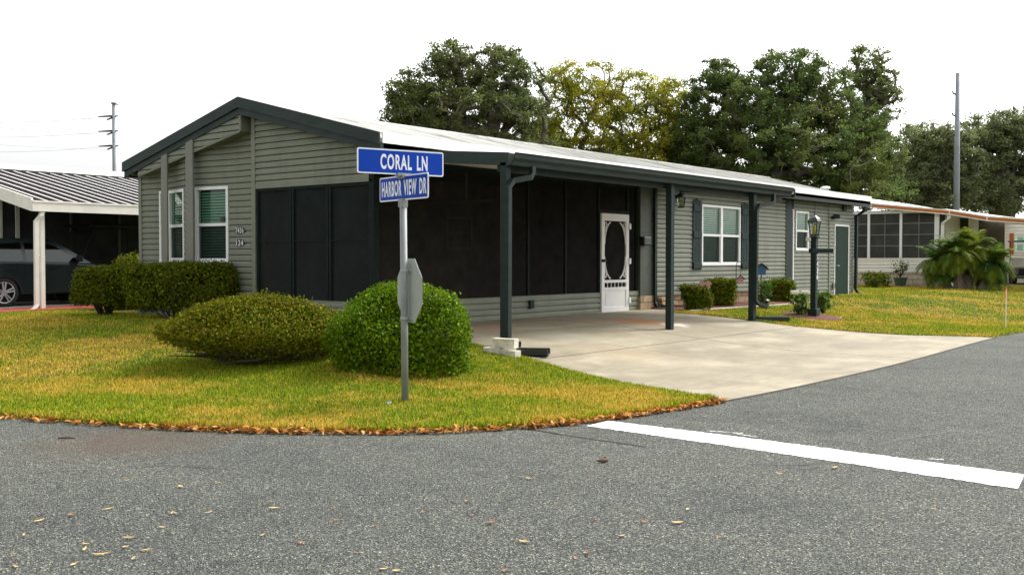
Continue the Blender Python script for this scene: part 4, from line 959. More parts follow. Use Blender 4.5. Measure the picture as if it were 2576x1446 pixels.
# bird houses, hook, flower stake, garden lights
p = on_y(1915, 682, -1.2); bh = thing('bird_house', (p.x, p.y, float(H(p.x, p.y))), 'blue bird house with pitched roof on a thin dark pole', 'bird house')
mb = MB(); mb.tube([(p.x, p.y, .25), (p.x, p.y, 1.06)], .016, 6); mb.build('pole', 'black', bh)
c0 = Vector((p.x, p.y, 0)); mb = MB(); mb.prism([c0 + VR * a + Vector((0, 0, z)) - VF * .08 for a, z in ((-.1, 1.05), (.08, 1.05), (.1, 1.2), (0, 1.3), (-.12, 1.2))], VF * .16); mb.build('box', 'birdblue', bh)
mb = MB()
for s_ in (-1, 1): mb.hexa([c0 + VR * (s_ * a) + VF * b + Vector((0, 0, z)) for (z0_, z1_) in ((1.302, 1.18), (1.325, 1.2)) for a, b, z in ((0, -.12, z0_), (.15, -.12, z1_), (.15, .12, z1_), (0, .12, z0_))])
mb.build('roof', 'dark', bh)
p = on_y(1852, 665, -1.0); gz = float(H(p.x, p.y)); mb = MB(); mb.tube([(p.x, p.y, gz), (p.x, p.y, 1.25)] + [Vector((p.x, p.y, 1.28)) + VR * (.075 - .075 * math.cos(a)) + Vector((0, 0, .09 * math.sin(a))) for a in np.linspace(0, math.pi, 8)] + [Vector((p.x, p.y, 1.2)) + VR * .15], .009, 6)
tag(mb.build('plant_hook', 'black'), 'thin black shepherd hook beside the tallest boxy shrub', 'plant hook')
q = on_y(1863, 706, -1.0); bh = thing('bird_house', (q.x, q.y, .84), 'small pink bird house hanging from the shepherd hook', 'bird house'); c0 = Vector((q.x, q.y, 0))
mb = MB(); mb.prism([c0 + VR * a + Vector((0, 0, z)) - VF * .05 for a, z in ((-.06, .84), (.05, .84), (.06, .96), (0, 1.03), (-.07, .96))], VF * .1); mb.build('box', 'pink', bh)
mb = MB()
for s_ in (-1, 1): mb.hexa([c0 + VR * (s_ * a) + VF * b + Vector((0, 0, z)) for (z0_, z1_) in ((1.032, .94), (1.046, .955)) for a, b, z in ((0, -.08, z0_), (.1, -.08, z1_), (.1, .08, z1_), (0, .08, z0_))])
mb.tube([c0 + Vector((0, 0, 1.04)), c0 + Vector((0, 0, 1.2))], .004, 5); mb.build('roof', 'shingle', bh)
p = on_y(1774, 717, -1.15); o = thing('garden_stake', (p.x, p.y, .3), 'pink butterfly stake above the short boxy shrub', 'garden stake')
mb = MB(); mb.tube([(p.x, p.y, .28), (p.x, p.y, p.z)], .006, 5); mb.build('rod', 'black', o)
mb = MB()
for s_ in (-1, 1):
    for (r, dz) in ((.075, .035), (.05, -.045)): mb.prism([Vector((p.x, p.y, p.z + dz)) + VR * (s_ * .065 + math.cos(a) * r) + Vector((0, 0, math.sin(a) * r * .75)) for a in np.linspace(0, 6.283, 12, endpoint=False)], VF * .008)
mb.build('wings', 'pink', o)
for (x, yt, yb, lab) in ((1729, 738, 778, 'dark stake light left of the short boxy shrub'), (1928, 752, 784, 'dark stake light right of the far carport post')):
    g = hit(x, yb); d_ = (g - CAM).dot(VF); h = (yb - yt) * d_ / FPX; o = thing('stake_light', tuple(g), lab, 'garden light', 'low garden lights in the mulch bed')
    mb = MB(); mb.tube([g, g + Vector((0, 0, h * .7))], .018, 6); mb.build('stake', 'black', o); mb = MB(); mb.lathe(g + Vector((0, 0, h * .7)), [(.04, 0), (.05, h * .16), (.075, h * .18), (.02, h * .3)], 10); mb.build('lamp_head', 'black', o)
g = hit(2012, 770); o = thing('flood_lamp', tuple(g), 'white twin garden spot lamp left of the lamp post', 'garden light'); zt = 1.43 - (738 - HZ) * (g - CAM).dot(VF) / FPX
mb = MB(); mb.tube([g, (g.x, g.y, zt)], .018, 6); mb.build('stake', 'black', o)
for s_ in (-1, 1):
    mb = MB(); c0 = Vector((g.x, g.y, zt + .02)) + VR * s_ * .13; mb.hexa([c0 + VR * a + VF * b + Vector((0, 0, e)) for e in (-.04, .05) for a, b in ((-.1, -.07), (.1, -.07), (.1, .07), (-.1, .07))]); mb.build('lamp_head', 'offwhite', o, bevel=.015)
# survey flag and litter
g = hit(2530, 828); zt = 1.43 - (728 - HZ) * (g - CAM).dot(VF) / FPX; o = thing('marker_flag', tuple(g), 'thin pale survey stake with orange flag tip by the road', 'marker flag')
mb = MB(); mb.tube([g, (g.x, g.y, zt)], .009, 6); mb.build('rod', 'cream', o)
mb = MB(); mb.prism([Vector((g.x, g.y, zt + .02)) + VR * a + Vector((0, 0, b)) for a, b in ((-.01, 0), (.02, .01), (.03, -.2), (-.035, -.2))], VF * .006); mb.build('flag', plain('flag_orange', (.75, .17, .03), .6), o)
g = hit(976, 1028); mb = MB()
for i in range(4): 
    a = random.uniform(0, 6); mb.quad(*[g + Vector((random.uniform(-.04, .04), random.uniform(-.04, .04), .02 + random.uniform(0, .06))) for _ in range(4)])
tag(mb.build('litter', 'paper', fix=False), 'scrap of crumpled white litter in the grass by the sign pole', 'litter')

# ------------------------------------------------------------------ grass, leaves
def in_house(P): return (P[:, 0] > -.15) & (P[:, 1] > -.0) & (P[:, 0] < 20.6) & (P[:, 1] < 6.7)
BED = np.array([(8.3, 0), (8.3, -.62), (b0.x, b0.y), (b1.x, b1.y), (14.6, -1.4), (15.6, 0)])
LC = np.array([lp.x, lp.y]) + .2 * np.array([VF.x, VF.y])
RP = [hit(-90, 802), hit(330, 774), hit(330, 767), hit(-90, 790)]
RPP = np.array([(q.x, q.y) for q in RP[:2]] + [(12, 11), (12, 14), (-12, 14)] + [(-12, RP[0].y - 2.5)])
def in_mulch(P):
    d = P - LC; return inside(P, BED) | inside(P, RPP) | ((d @ np.array([VR.x, VR.y]) / .62) ** 2 + (d @ np.array([VF.x, VF.y]) / .75) ** 2 < 1)
def blades(n, xs, ys, hmin, hmax, w, pick=None):
    P = np.column_stack([RNG.uniform(*xs, n), RNG.uniform(*ys, n)])
    V = P - np.array([CAM.x, CAM.y]); dep = V @ np.array([VF.x, VF.y]); lat = V @ np.array([VR.x, VR.y]); k_ = (dep > 5) & (np.abs(lat) < dep * .54 + .5)
    P = P[k_]; k_ = (sd_edge(P) > .035) & (sd_drive(P) < -.015) & ~in_house(P) & ~in_mulch(P)
    P = P[k_]
    if pick is not None: P = P[pick(P)]
    n = len(P); z = lawn_z(P); e = sd_edge(P)
    h = RNG.uniform(hmin, hmax, n); th = RNG.uniform(0, 6.283, n); lean = RNG.uniform(.1, .8, n) * h; la = RNG.uniform(0, 6.283, n)
    p0 = np.column_stack([P, z - .01]); dx = np.column_stack([np.cos(th), np.sin(th), np.zeros(n)]) * w * RNG.uniform(.6, 1.3, (n, 1)) / 2
    tip = p0 + np.column_stack([np.cos(la) * lean, np.sin(la) * lean, h])
    return np.stack([p0 - dx, p0 + dx, tip], 1).reshape(-1, 3), np.repeat(RNG.random(n), 3)
parts_ = [blades(430000, (-7.6, 0), (-7.4, -.5), .012, .045, .012), blades(170000, (-7.6, 0), (-.5, 10), .015, .045, .019), blades(230000, (-1, 13), (-7.4, -.8), .015, .045, .017), blades(120000, (13, 34), (-7.4, 4), .02, .05, .03), blades(60000, (-2, 2), (-2.6, 0), .02, .045, .014)]
edge = blades(420000, (-7.6, -1.6), (-7.4, 3), .025, .06, .011, lambda P: (sd_edge(P) < .2) & (sd_edge(P) > .05)); parts_.append(edge)
co = np.concatenate([q[0] for q in parts_]); rn = np.concatenate([q[1] for q in parts_])
tag(np_mesh('grass', co, np.arange(len(co)).reshape(-1, 3), rn, 'grass', tri=True), 'short patchy grass blades covering the lawn', 'grass', kind='stuff')
# leaf litter drifted along the road edge
i0 = np.argmin(np.abs(EDGE[:, 1] + 1.2) + (EDGE[:, 0] > -5) * 9); i1 = np.argmin(np.abs(EDGE[:, 0] + 2.05) + (EDGE[:, 1] > -6) * 9)
seg = EDGE[i0:i1 + 1]; cum = np.concatenate([[0], np.cumsum(np.linalg.norm(np.diff(seg, axis=0), axis=1))])
n = 1900; s_ = RNG.uniform(0, cum[-1], n); dens = .35 + .65 * (s_ / cum[-1] > .33) * 1.0; kk = (RNG.random(n) < dens * (.55 + .45 * np.sin(s_ * 3.1 + np.sin(s_ * 7)) ** 2)); s_ = s_[kk]; n = len(s_)
P = np.column_stack([np.interp(s_, cum, seg[:, 0]), np.interp(s_, cum, seg[:, 1])]); i_ = np.clip(np.searchsorted(cum, s_) - 1, 0, len(seg) - 2); tg = unit(seg[i_ + 1] - seg[i_]); nr = np.stack([tg[:, 1], -tg[:, 0]], 1)
sg_ = np.sign(sd_edge(P + nr * .05))[:, None]; nr = -nr * sg_
P = P + nr * (RNG.normal(size=(n, 1)) * .028 + .028); P3 = np.column_stack([P, .012 + np.abs(RNG.normal(size=n)) * .018])
co, qd, rn = leaf_arrays(P3, np.tile([0, 0, 1.0], (n, 1)), .075, .62, .36)
tag(np_mesh('leaf_litter', co, qd, rn, 'litter'), 'brown dry leaves drifted along the road edge', 'fallen leaves', kind='stuff')
# single leaves lying about the asphalt
def leaf_mesh(L, w, curl, mat):
    mb = MB(); n = 5
    for i in range(n + 1):
        f_ = i / n; hw = w * math.sin(math.pi * min(max(f_, .06), .97)) ** .8 / 2; x = (f_ - .5) * L; z = curl * (2 * f_ - 1) ** 2 + .004; y = .25 * L * (f_ - .5) ** 2
        mb.v += [(x, y - hw, z + hw * .35), (x, y, z), (x, y + hw, z + hw * .35)]
    for i in range(n):
        for k_ in range(2): a = i * 3 + k_; mb.f.append((a, a + 3, a + 4, a + 1)); mb.mi.append(0)
    bm_ = mb.build('fallen_leaf', mat, fix=False); return bm_
protos = [leaf_mesh(.085, .022, .008, 'leafdry'), leaf_mesh(.06, .028, .006, 'leafdry'), leaf_mesh(.055, .022, .006, 'leafbrown'), leaf_mesh(.05, .03, .01, 'leafbrown')]
used = [False] * 4
LEAVES = [(98, 1315, 0), (180, 1300, 2), (270, 1285, 0), (325, 1358, 1), (368, 1388, 0), (408, 1330, 1), (443, 1295, 0), (212, 1387, 0), (215, 1372, 1), (185, 1425, 1), (255, 1400, 0), (335, 1410, 0), (41, 1430, 0), (550, 1218, 1), (455, 1228, 1), (432, 1295, 0), (525, 1293, 0), (660, 1350, 1), (690, 1283, 1), (760, 1370, 2), (838, 1283, 2), (845, 1312, 2), (900, 1395, 2), (1065, 1292, 2), (1270, 1440, 2), (965, 1436, 1), (998, 1441, 1), (1318, 1368, 1), (1330, 1208, 1), (1400, 1270, 2), (1480, 1210, 2), (1545, 1320, 3), (1565, 1352, 1), (1450, 1408, 3), (1475, 1395, 2), (1500, 1312, 2), (1620, 1318, 3), (1705, 1320, 1), (1730, 1285, 1), (1960, 1195, 1), (1775, 1050, 1), (1810, 1355, 2), (2010, 1210, 1), (320, 1212, 1), (140, 1135, 2), (315, 1380, 1), (92, 1270, 2), (60, 1350, 0), (1175, 1265, 3), (1190, 1300, 2), (1235, 1320, 3), (30, 1405, 2), (2100, 1180, 1), (2350, 1285, 1), (2215, 1310, 2), (950, 1330, 2)]
for (x, y, k_) in LEAVES:
    p = on_z(x, y, 0); src = protos[k_]
    if not used[k_]: o = src; used[k_] = True
    else: o = src.copy(); COL.objects.link(o)
    o.location = (p.x, p.y, .008); o.rotation_euler = (0, 0, random.uniform(0, 6.28)); sfac = random.uniform(.55, 1.1); o.scale = (sfac, sfac, sfac)
    if k_ < 2: tag(o, 'small yellow straw coloured leaf lying on the asphalt', 'leaf', 'single leaves scattered on the road')
    else: tag(o, 'small brown leaf lying on the asphalt', 'leaf', 'single leaves scattered on the road')
p = on_z(1507, 1160, 0); mb = MB(); pts = [Vector((p.x, p.y, .02)) + VR * math.cos(a) * .06 + VF * math.sin(a) * .075 for a in np.linspace(-2.0, .9, 9)]; mb.tube(pts, [.004, .009, .013, .014, .014, .013, .011, .008, .003], 7)
tag(mb.build('seed_pod', 'mulchbrown', smooth=True), 'curled brown seed pod on the asphalt below the stop line', 'seed pod')
p = on_z(200, 1112, 0)
p = on_z(168, 1106, 0); mb = MB(); mb.tube([Vector((p.x, p.y, .014)) - VR * .07, Vector((p.x, p.y, .02)), Vector((p.x, p.y, .014)) + VR * .07], [.006, .008, .004], 6); tag(mb.build('twig', 'mulchbrown'), 'short dark twig on the asphalt at the left', 'twig')

# ------------------------------------------------------------------ left neighbour: open carport, dark car, cart
NL = thing('neighbour_carport', (0, 12, .3), 'neighbour white carport with striped metal roof at the left', 'carport')
nu0, nu1, nv0, nv1, nz0, nz1 = -.5, 12, 9.95, 15, 2.66, 3.70
mb = MB(); mb.hexa([(nu0, nv0, nz0 - .05), (nu1, nv0, nz0 - .05), (nu1, nv1, nz1 - .05), (nu0, nv1, nz1 - .05), (nu0, nv0, nz0), (nu1, nv0, nz0), (nu1, nv1, nz1), (nu0, nv1, nz1)]); nr_ = mb.build('roof', 'panbrown', NL)
mb = MB(); x = nu0
while x < nu1:
    mb.hexa([(x, nv0, nz0 + .002), (x + .05, nv0, nz0 + .002), (x + .05, nv1, nz1 + .002), (x, nv1, nz1 + .002), (x + .01, nv0, nz0 + .016), (x + .04, nv0, nz0 + .016), (x + .04, nv1, nz1 + .016), (x + .01, nv1, nz1 + .016)]); x += .33
mb.build('roof_ribs', 'roofgalv', nr_)
mb = MB(); mb.box(nu0 - .05, nu1, nv0 - .06, nv0 - .005, nz0 - .21, nz0 + .02); mb.box(nu0 - .05, nu1, nv0 - .075, nv0 - .061, nz0 - .02, nz0 + .02)
mb.hexa([(nu0 - .05, nv0, nz0 - .21), (nu0 - .005, nv0, nz0 - .21), (nu0 - .005, nv1, nz1 - .21), (nu0 - .05, nv1, nz1 - .21), (nu0 - .05, nv0, nz0 + .07), (nu0 - .005, nv0, nz0 + .07), (nu0 - .005, nv1, nz1 + .07), (nu0 - .05, nv1, nz1 + .07)]); mb.build('fascia', 'offwhite', NL)
mb = MB(); mb.box(-.31, -.23, 10.01, 10.09, .28, nz0 - .05); mb.build('post', 'offwhite', NL)
downspout([(-.3, 9.96, nz0 - .2), (-.34, 9.95, nz0 - .3), (-.43, 9.98, nz0 - .42), (-.44, 9.98, .45), (-.5, 9.96, .36), (-.62, 9.93, .33)], NL, 'offwhite', .09, .08)
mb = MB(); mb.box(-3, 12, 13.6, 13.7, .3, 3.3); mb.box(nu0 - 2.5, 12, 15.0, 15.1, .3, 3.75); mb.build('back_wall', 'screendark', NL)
for x in (180, 301):
    q = on_y(x, 560, 13.55); mb = MB(); mb.box(q.x - .025, q.x + .025, 13.55, 13.6, .9, 2.95); mb.build('mullion', 'trim', NL)
for x, w_ in ((45, .045), (4, .025)): q = on_y(x, 560, 13.5); mb = MB(); mb.box(q.x - w_, q.x + w_, 13.5, 13.55, .9, 3.0); mb.build('mullion', 'offwhite', NL)
mb = MB(); mb.box(-6, 12, 15.2, 19, .3, 3.4); mb.prism([(-6, 15.2, 3.4), (-6, 17.4, 4.1), (-6, 19.5, 3.4)], (18, 0, 0)); mb.build('house_body', 'cream', NL)
mb = MB(); mb.prism([(RP[3].x, RP[3].y, .2), (RP[2].x, RP[2].y, .2), (12, RP[2].y + .6, .2), (12, 13.6, .2), (-12, 13.6, .2), (-12, RP[3].y - 2.5, .2)], (0, 0, .165)); tag(mb.build('neighbour_slab', 'concrete2'), kind='structure')
mb = MB(); mb.prism([(q.x, q.y, .25) for q in RP], (0, 0, .112)); tag(mb.build('red_path', 'redcurb'), 'red painted strip at the edge of the neighbour slab', 'path', kind='structure')
# car
wc = hit(12, 780); cu, cv, gz = wc.x, max(wc.y, 10.95), .365
car = thing('parked_car', (cu + 1.3, cv + .9, gz), 'dark greenish car parked under the neighbour carport', 'car')
Y0, Y1 = cv - .02, cv + 1.72
def cp(pts, y, inset=0): return [(cu + a, y, gz + z) for a, z in pts]
arch = lambda c_, r: [(c_ + r * math.cos(t_), .33 + r * math.sin(t_)) for t_ in np.linspace(math.pi, 0, 9)]
low = [(-.85, .28), (-.85, .75), (-.78, .98), (.2, 1.0), (1.6, .96), (2.6, .90), (3.25, .78), (3.45, .55), (3.42, .24)] + [(2.6 + .37 * math.cos(t_), .28 + .37 * math.sin(t_)) for t_ in np.linspace(0, math.pi, 9)] + [(.37, .24)][:0] + [(.37 * math.cos(t_), .28 + .37 * math.sin(t_)) for t_ in np.linspace(0, math.pi, 9)]
mb = MB(); mb.prism(cp(low, Y0), (0, Y1 - Y0, 0)); body = mb.build('body', 'carpaint', car, bevel=.035)
up0 = [(-.78, .97), (-.6, 1.46), (-.2, 1.52), (.9, 1.53), (1.3, 1.46), (2.15, .93)]
mb = MB(); ins = .17; n = len(up0); c_lo = .02
vs = []
for side in (0, 1):
    for a, z in up0:
        f_ = (z - .95) / .58; yy = Y0 + c_lo + ins * f_ if side == 0 else Y1 - c_lo - ins * f_
        vs.append((cu + a, yy, gz + z))
mb.add(vs, [tuple(range(n))[::-1], tuple(range(n, 2 * n))] + [(i, (i + 1) % n, n + (i + 1) % n, n + i) for i in range(n)]); mb.build('cabin', 'carpaint', car, bevel=.03)
def sidey(z): return Y0 + c_lo + ins * (z - .95) / .58 - .006
for nm, pts in (('side_window', [(-.55, 1.0), (-.42, 1.38), (.42, 1.43), (.42, 1.0)]), ('side_window', [(.50, 1.0), (.50, 1.43), (.9, 1.43), (1.2, 1.36), (1.78, 1.0)])):
    mb = MB(); mb.prism([(cu + a, sidey(z), gz + z) for a, z in pts], (0, .004, 0)); w_ = mb.build(nm, 'carglass', car)
mb = MB(); mb.prism([(cu + .78 + .075 * math.cos(t_), sidey(1.13) - .004, gz + 1.13 + .075 * math.sin(t_)) for t_ in np.linspace(0, 6.283, 14, endpoint=False)], (0, .003, 0)); mb.build('window_sticker', 'signwhite', car)
for a in (.25, 1.15): pass
for a in (.12, 1.12):
    mb = MB(); mb.tube([(cu + a - .11, Y0 - .005, gz + .86), (cu + a, Y0 - .03, gz + .865), (cu + a + .11, Y0 - .005, gz + .86)], .018, 6); mb.build('door_handle', 'carpaint', car)
mb = MB(); mb.box(cu + .455, cu + .463, Y0 - .003, Y0 + .01, gz + .3, gz + .97); mb.box(cu + 1.85, cu + 1.858, Y0 - .003, Y0 + .01, gz + .3, gz + .93); mb.build('door_gap', 'black', car)
mb = MB(); mb.hexa([(cu + 1.62 + a, Y0 - .2 + b, gz + 1.0 + e) for e in (0, .15) for a, b in ((0, 0), (.12, .02), (.16, .2), (.02, .2))]); mb.build('mirror', 'carpaint', car, bevel=.03)
for a in (0, 2.6):
    for yy, sg in ((Y0 + .02, -1), (Y1 - .02, 1)):
        cc = Vector((cu + a, yy, gz + .32)); mb = MB()
        def ring(r, y): return [cc + Vector((r * math.cos(t_), y, r * math.sin(t_))) for t_ in np.linspace(0, 6.283, 28, endpoint=False)]
        prs = [(.2, .02), (.24, .0), (.31, .0), (.325, .03), (.325, .18), (.3, .2), (.2, .2)]
        o_ = len(mb.v)
        for r, y in prs: mb.v += [tuple(q) for q in ring(r, -sg * y)]
        for i in range(len(prs) - 1):
            for k_ in range(28): mb.f.append((i * 28 + k_, i * 28 + (k_ + 1) % 28, (i + 1) * 28 + (k_ + 1) % 28, (i + 1) * 28 + k_)); mb.mi.append(0)
        wh = mb.build('wheel', 'rubber', car, smooth=True)
        mb = MB()
        for k_ in range(5):
            for dl in (-.16, .16):
                t_ = k_ * 1.2566 + .3; p0 = cc + Vector((.05 * math.cos(t_ + dl * 2), -sg * .015, .05 * math.sin(t_ + dl * 2))); p1 = cc + Vector((.225 * math.cos(t_ + dl), -sg * .01, .225 * math.sin(t_ + dl))); mb.tube([p0, p1], .018, 5)
        mb.tube([cc + Vector((0, -sg * .0, 0)), cc + Vector((0, -sg * .04, 0))], .05, 12)
        for i in range(28):
            t0, t1 = i * 2 * math.pi / 28, (i + 1) * 2 * math.pi / 28; mb.tube([cc + Vector((.232 * math.cos(t0), -sg * .012, .232 * math.sin(t0))), cc + Vector((.232 * math.cos(t1), -sg * .012, .232 * math.sin(t1)))], .014, 5, False)
        mb.build('rim', 'alloy', wh)
        mb = MB(); mb.tube([cc + Vector((0, -sg * .07, 0)), cc + Vector((0, -sg * .09, 0))], .22, 20); mb.build('brake_disc', 'black', wh)
def golf_cart(base, d, label, col):
    d = Vector(d).normalized(); s_ = Vector((d.y, -d.x, 0)); b = Vector(base); c_ = thing('golf_cart', tuple(b), label, 'golf cart')
    def bx(mb, a0, a1, w, z0_, z1_, a2=None, a3=None):
        a2 = a0 if a2 is None else a2; a3 = a1 if a3 is None else a3
        mb.hexa([b + d * a + s_ * e + Vector((0, 0, z0_)) for a, e in ((a0, -w), (a1, -w), (a1, w), (a0, w))] + [b + d * a + s_ * e + Vector((0, 0, z1_)) for a, e in ((a2, -w), (a3, -w), (a3, w), (a2, w))])
    mb = MB(); bx(mb, -1.1, 1.15, .55, .28, .42); bx(mb, -1.1, -.1, .55, .42, .72); bx(mb, .7, 1.15, .52, .42, .85, .72, .98); mb.build('body', col, c_, bevel=.04)
    mb = MB(); bx(mb, -.75, -.1, .52, .722, .84); bx(mb, -.85, -.72, .52, .8, 1.2, -.95, -.83); mb.build('seat', 'seat', c_, bevel=.03)
    for e in (-.52, .52):
        mb = MB(); mb.tube([b + d * .95 + s_ * e + Vector((0, 0, .9)), b + d * .55 + s_ * e + Vector((0, 0, 1.85))], .02, 6); mb.build('roof_strut', 'black', c_); mb = MB(); mb.tube([b - d * 1.0 + s_ * e + Vector((0, 0, .7)), b - d * .95 + s_ * e + Vector((0, 0, 1.85))], .02, 6); mb.build('roof_strut', 'black', c_)
    mb = MB(); bx(mb, -1.1, .75, .6, 1.85, 1.93, -1.05, .7); mb.build('roof', 'black', c_, bevel=.02)
    mb = MB(); mb.quad(*[b + d * a + s_ * e + Vector((0, 0, z)) for a, e, z in ((.945, -.5, .95), (.945, .5, .95), (.57, .5, 1.82), (.57, -.5, 1.82))]); mb.build('windscreen', 'lampglass', c_)
    mb = MB(); mb.tube([b + d * 1.152 + s_ * .3 + Vector((0, 0, .62)), b + d * 1.17 + s_ * .3 + Vector((0, 0, .62))], .07, 10); mb.build('headlight', 'signwhite', c_)
    mb = MB(); mb.tube([b + d * 1.152 - s_ * .3 + Vector((0, 0, .62)), b + d * 1.17 - s_ * .3 + Vector((0, 0, .62))], .07, 10); mb.build('headlight', 'signwhite', c_)
    for a in (-.75, .85):
        for e in (-.5, .5): mb = MB(); q = b + d * a + s_ * e + Vector((0, 0, .23)); mb.tube([q - s_ * .09, q + s_ * .09], .23, 18); mb.build('wheel', 'rubber', c_)
q = on_y(255, 700, 12.9); golf_cart((q.x, 12.75, .365), (-1, 0, 0), 'golf cart in the dark behind the parked car', 'cream')

# ------------------------------------------------------------------ right neighbour
NR = thing('neighbour_house', (31, 2, .3), 'cream neighbour house with orange striped roof edge and screened sunroom', 'house')
F = Wall((31, 6.5), (31, .35)); S_ = lambda v: 6.5 - v
mb = MB(); siding(mb, F, .93, 1.40, course=.13); F.box(mb, 0, F.L, .0, .04, 1.40, 1.46); F.box(mb, 0, F.L, 0, .03, .89, .93); mb.build('sunroom_sill_wall', 'cream', NR)
mb = MB(); F.box(mb, 0, F.L + .3, -.1, .01, .2, .89); mb.build('skirting', 'skirt2', NR)
mb = MB()
for v in (6.4, 5.6, 4.75, 3.25, 1.95): F.box(mb, S_(v) - .05, S_(v) + .05, -.04, .05, 1.46, 3.36)
F.box(mb, S_(.55) - .09, S_(.55) + .09, -.05, .055, 1.46, 3.25); F.box(mb, 0, F.L, -.035, .04, 3.26, 3.36)
mb.build('sunroom_posts', 'white', NR)
mb = MB()
for z in (1.95, 2.4, 2.85): F.box(mb, 0, F.L, -.03, .02, z - .018, z + .018)
for v in (5.2, 3.95, 2.6, 1.25): F.box(mb, S_(v) - .015, S_(v) + .015, -.03, .015, 1.46, 3.26)
mb.build('sunroom_rails', 'trim', NR)
mb = MB(); mb.quad(F.P(0, -.01, 1.46), F.P(F.L, -.01, 1.46), F.P(F.L, -.01, 3.3), F.P(0, -.01, 3.3)); mb.build('sunroom_screen', 'screen_grey', NR)
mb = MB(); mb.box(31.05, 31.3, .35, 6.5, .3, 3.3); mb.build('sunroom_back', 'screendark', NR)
mb = MB(); mb.box(31.3, 44, .3, 6.5, .3, 3.4); mb.build('house_body', 'cream', NR)
rp = [(30.6, 6.6, 4.45), (30.6, 3.04, 3.70), (30.6, -.02, 3.33), (30.6, -1.39, 3.06), (30.6, -4.2, 2.78)]
for i in range(len(rp) - 1):
    a, b = Vector(rp[i]), Vector(rp[i + 1]); dx_ = 14 if i < 2 else 5.2
    mb = MB(); mb.hexa([a - Vector((0, 0, .2)), b - Vector((0, 0, .2)), b + Vector((dx_, 0, -.2)), a + Vector((dx_, 0, -.2)), a, b, b + Vector((dx_, 0, 0)), a + Vector((dx_, 0, 0))]); mb.build('roof', 'offwhite', NR)
    d = (b - a).normalized(); g = .03
    mb = MB(); a2, b2 = a + d * g, b - d * g; mb.hexa([a2 + Vector((-.012, 0, -.15)), b2 + Vector((-.012, 0, -.15)), b2 + Vector((-.003, 0, -.15)), a2 + Vector((-.003, 0, -.15)), a2 + Vector((-.012, 0, -.05)), b2 + Vector((-.012, 0, -.05)), b2 + Vector((-.003, 0, -.05)), a2 + Vector((-.003, 0, -.05))]); mb.build('orange_stripe', 'orange', NR)
downspout([(30.7, .0, 3.12), (30.7, .02, 3.0), (30.75, .25, 2.85), (30.8, .28, 2.75), (30.8, .28, .55)], NR, 'offwhite', .12, .1, side=(0, 1, 0))
mb = MB(); mb.box(30.72, 30.88, .2, .36, .28, .6); mb.build('downspout_boot', 'black', NR)
q = on_x(2527, 600, 36); mb = MB(); mb.box(36.0, 36.1, q.y, .3, .3, 3.1); mb.build('carport_back', plain('taupe_panel', (.14, .125, .10), .8), NR)
mb = MB(); mb.box(33.2, 33.25, -.02, .3, .3, 3.1); mb.build('side_screen', 'screendark', NR)
G = Wall((40, .22), (40, -4.2)); mb = MB(); wa, wb = .22 + .22, .22 + .6
q0 = on_x(2552, 592, 40); q1 = on_x(2574, 637, 40); wa, wb = .22 - q0.y, .22 - q1.y + .05
siding(mb, G, .3, 3.15, None, [(wa, wb, 1.72, 2.5)], .16); mb.build('carport_wall', 'cream', NR)
window(G, wa, wb, 1.72, 2.5, NR, fw=.05, curtain=True)
for a0 in (wa - .2, wb + .02): mb = MB(); G.box(mb, a0, a0 + .18, .02, .05, 1.62, 2.6); mb.build('shutter', 'orange', NR)
q = on_x(2568, 708, 39); golf_cart((37.4, -1.55, .3), (-.78, -.6, 0), 'dark golf cart at the right edge under the neighbour carport', 'black')
# potted plant, palm, low flowers
g = on_x(2265, 721, 30.35); g.z = Hs(g.x, g.y); s_ = (g - CAM).dot(VF) / FPX; o = thing('potted_plant', tuple(g), 'green flower pot with spindly flowering plant by the neighbour skirting', 'potted plant')
mb = MB(); mb.lathe(g, [(11 * s_, 0), (16 * s_, 22 * s_), (17.5 * s_, 22 * s_), (17.5 * s_, 25 * s_), (15 * s_, 25 * s_)], 16); mb.build('pot', 'pot', o, smooth=False)
mb = MB(); tips = []
for i in range(9): 
    p0 = g + Vector((0, 0, 24 * s_)); p1 = p0 + VR * random.uniform(-16, 16) * s_ + VF * random.uniform(-10, 10) * s_ + Vector((0, 0, random.uniform(18, 44) * s_)); mb.tube([p0, p0.lerp(p1, .5) + VR * random.uniform(-2, 2) * s_, p1], [.014, .01, .006], 5); tips += [p1, p0.lerp(p1, .75), p0.lerp(p1, .9)]
mb.build('stems', 'twig', o)
P = np.repeat(np.array([tuple(p) for p in tips]), 5, 0); P += RNG.normal(size=P.shape) * .06; co, qd, rn = leaf_arrays(P, np.tile([0, 0, 1.], (len(P), 1)), .1, .2); np_mesh('leaves', co, qd, rn, 'leaf_hedge', o)
pxbush('flower_shrub', 'low yellow green plant against the neighbour skirting', 2185, 724, 70, 38, -.9, 700, .09, 'leaf_box', p=2, spread=.15, bias=.2)
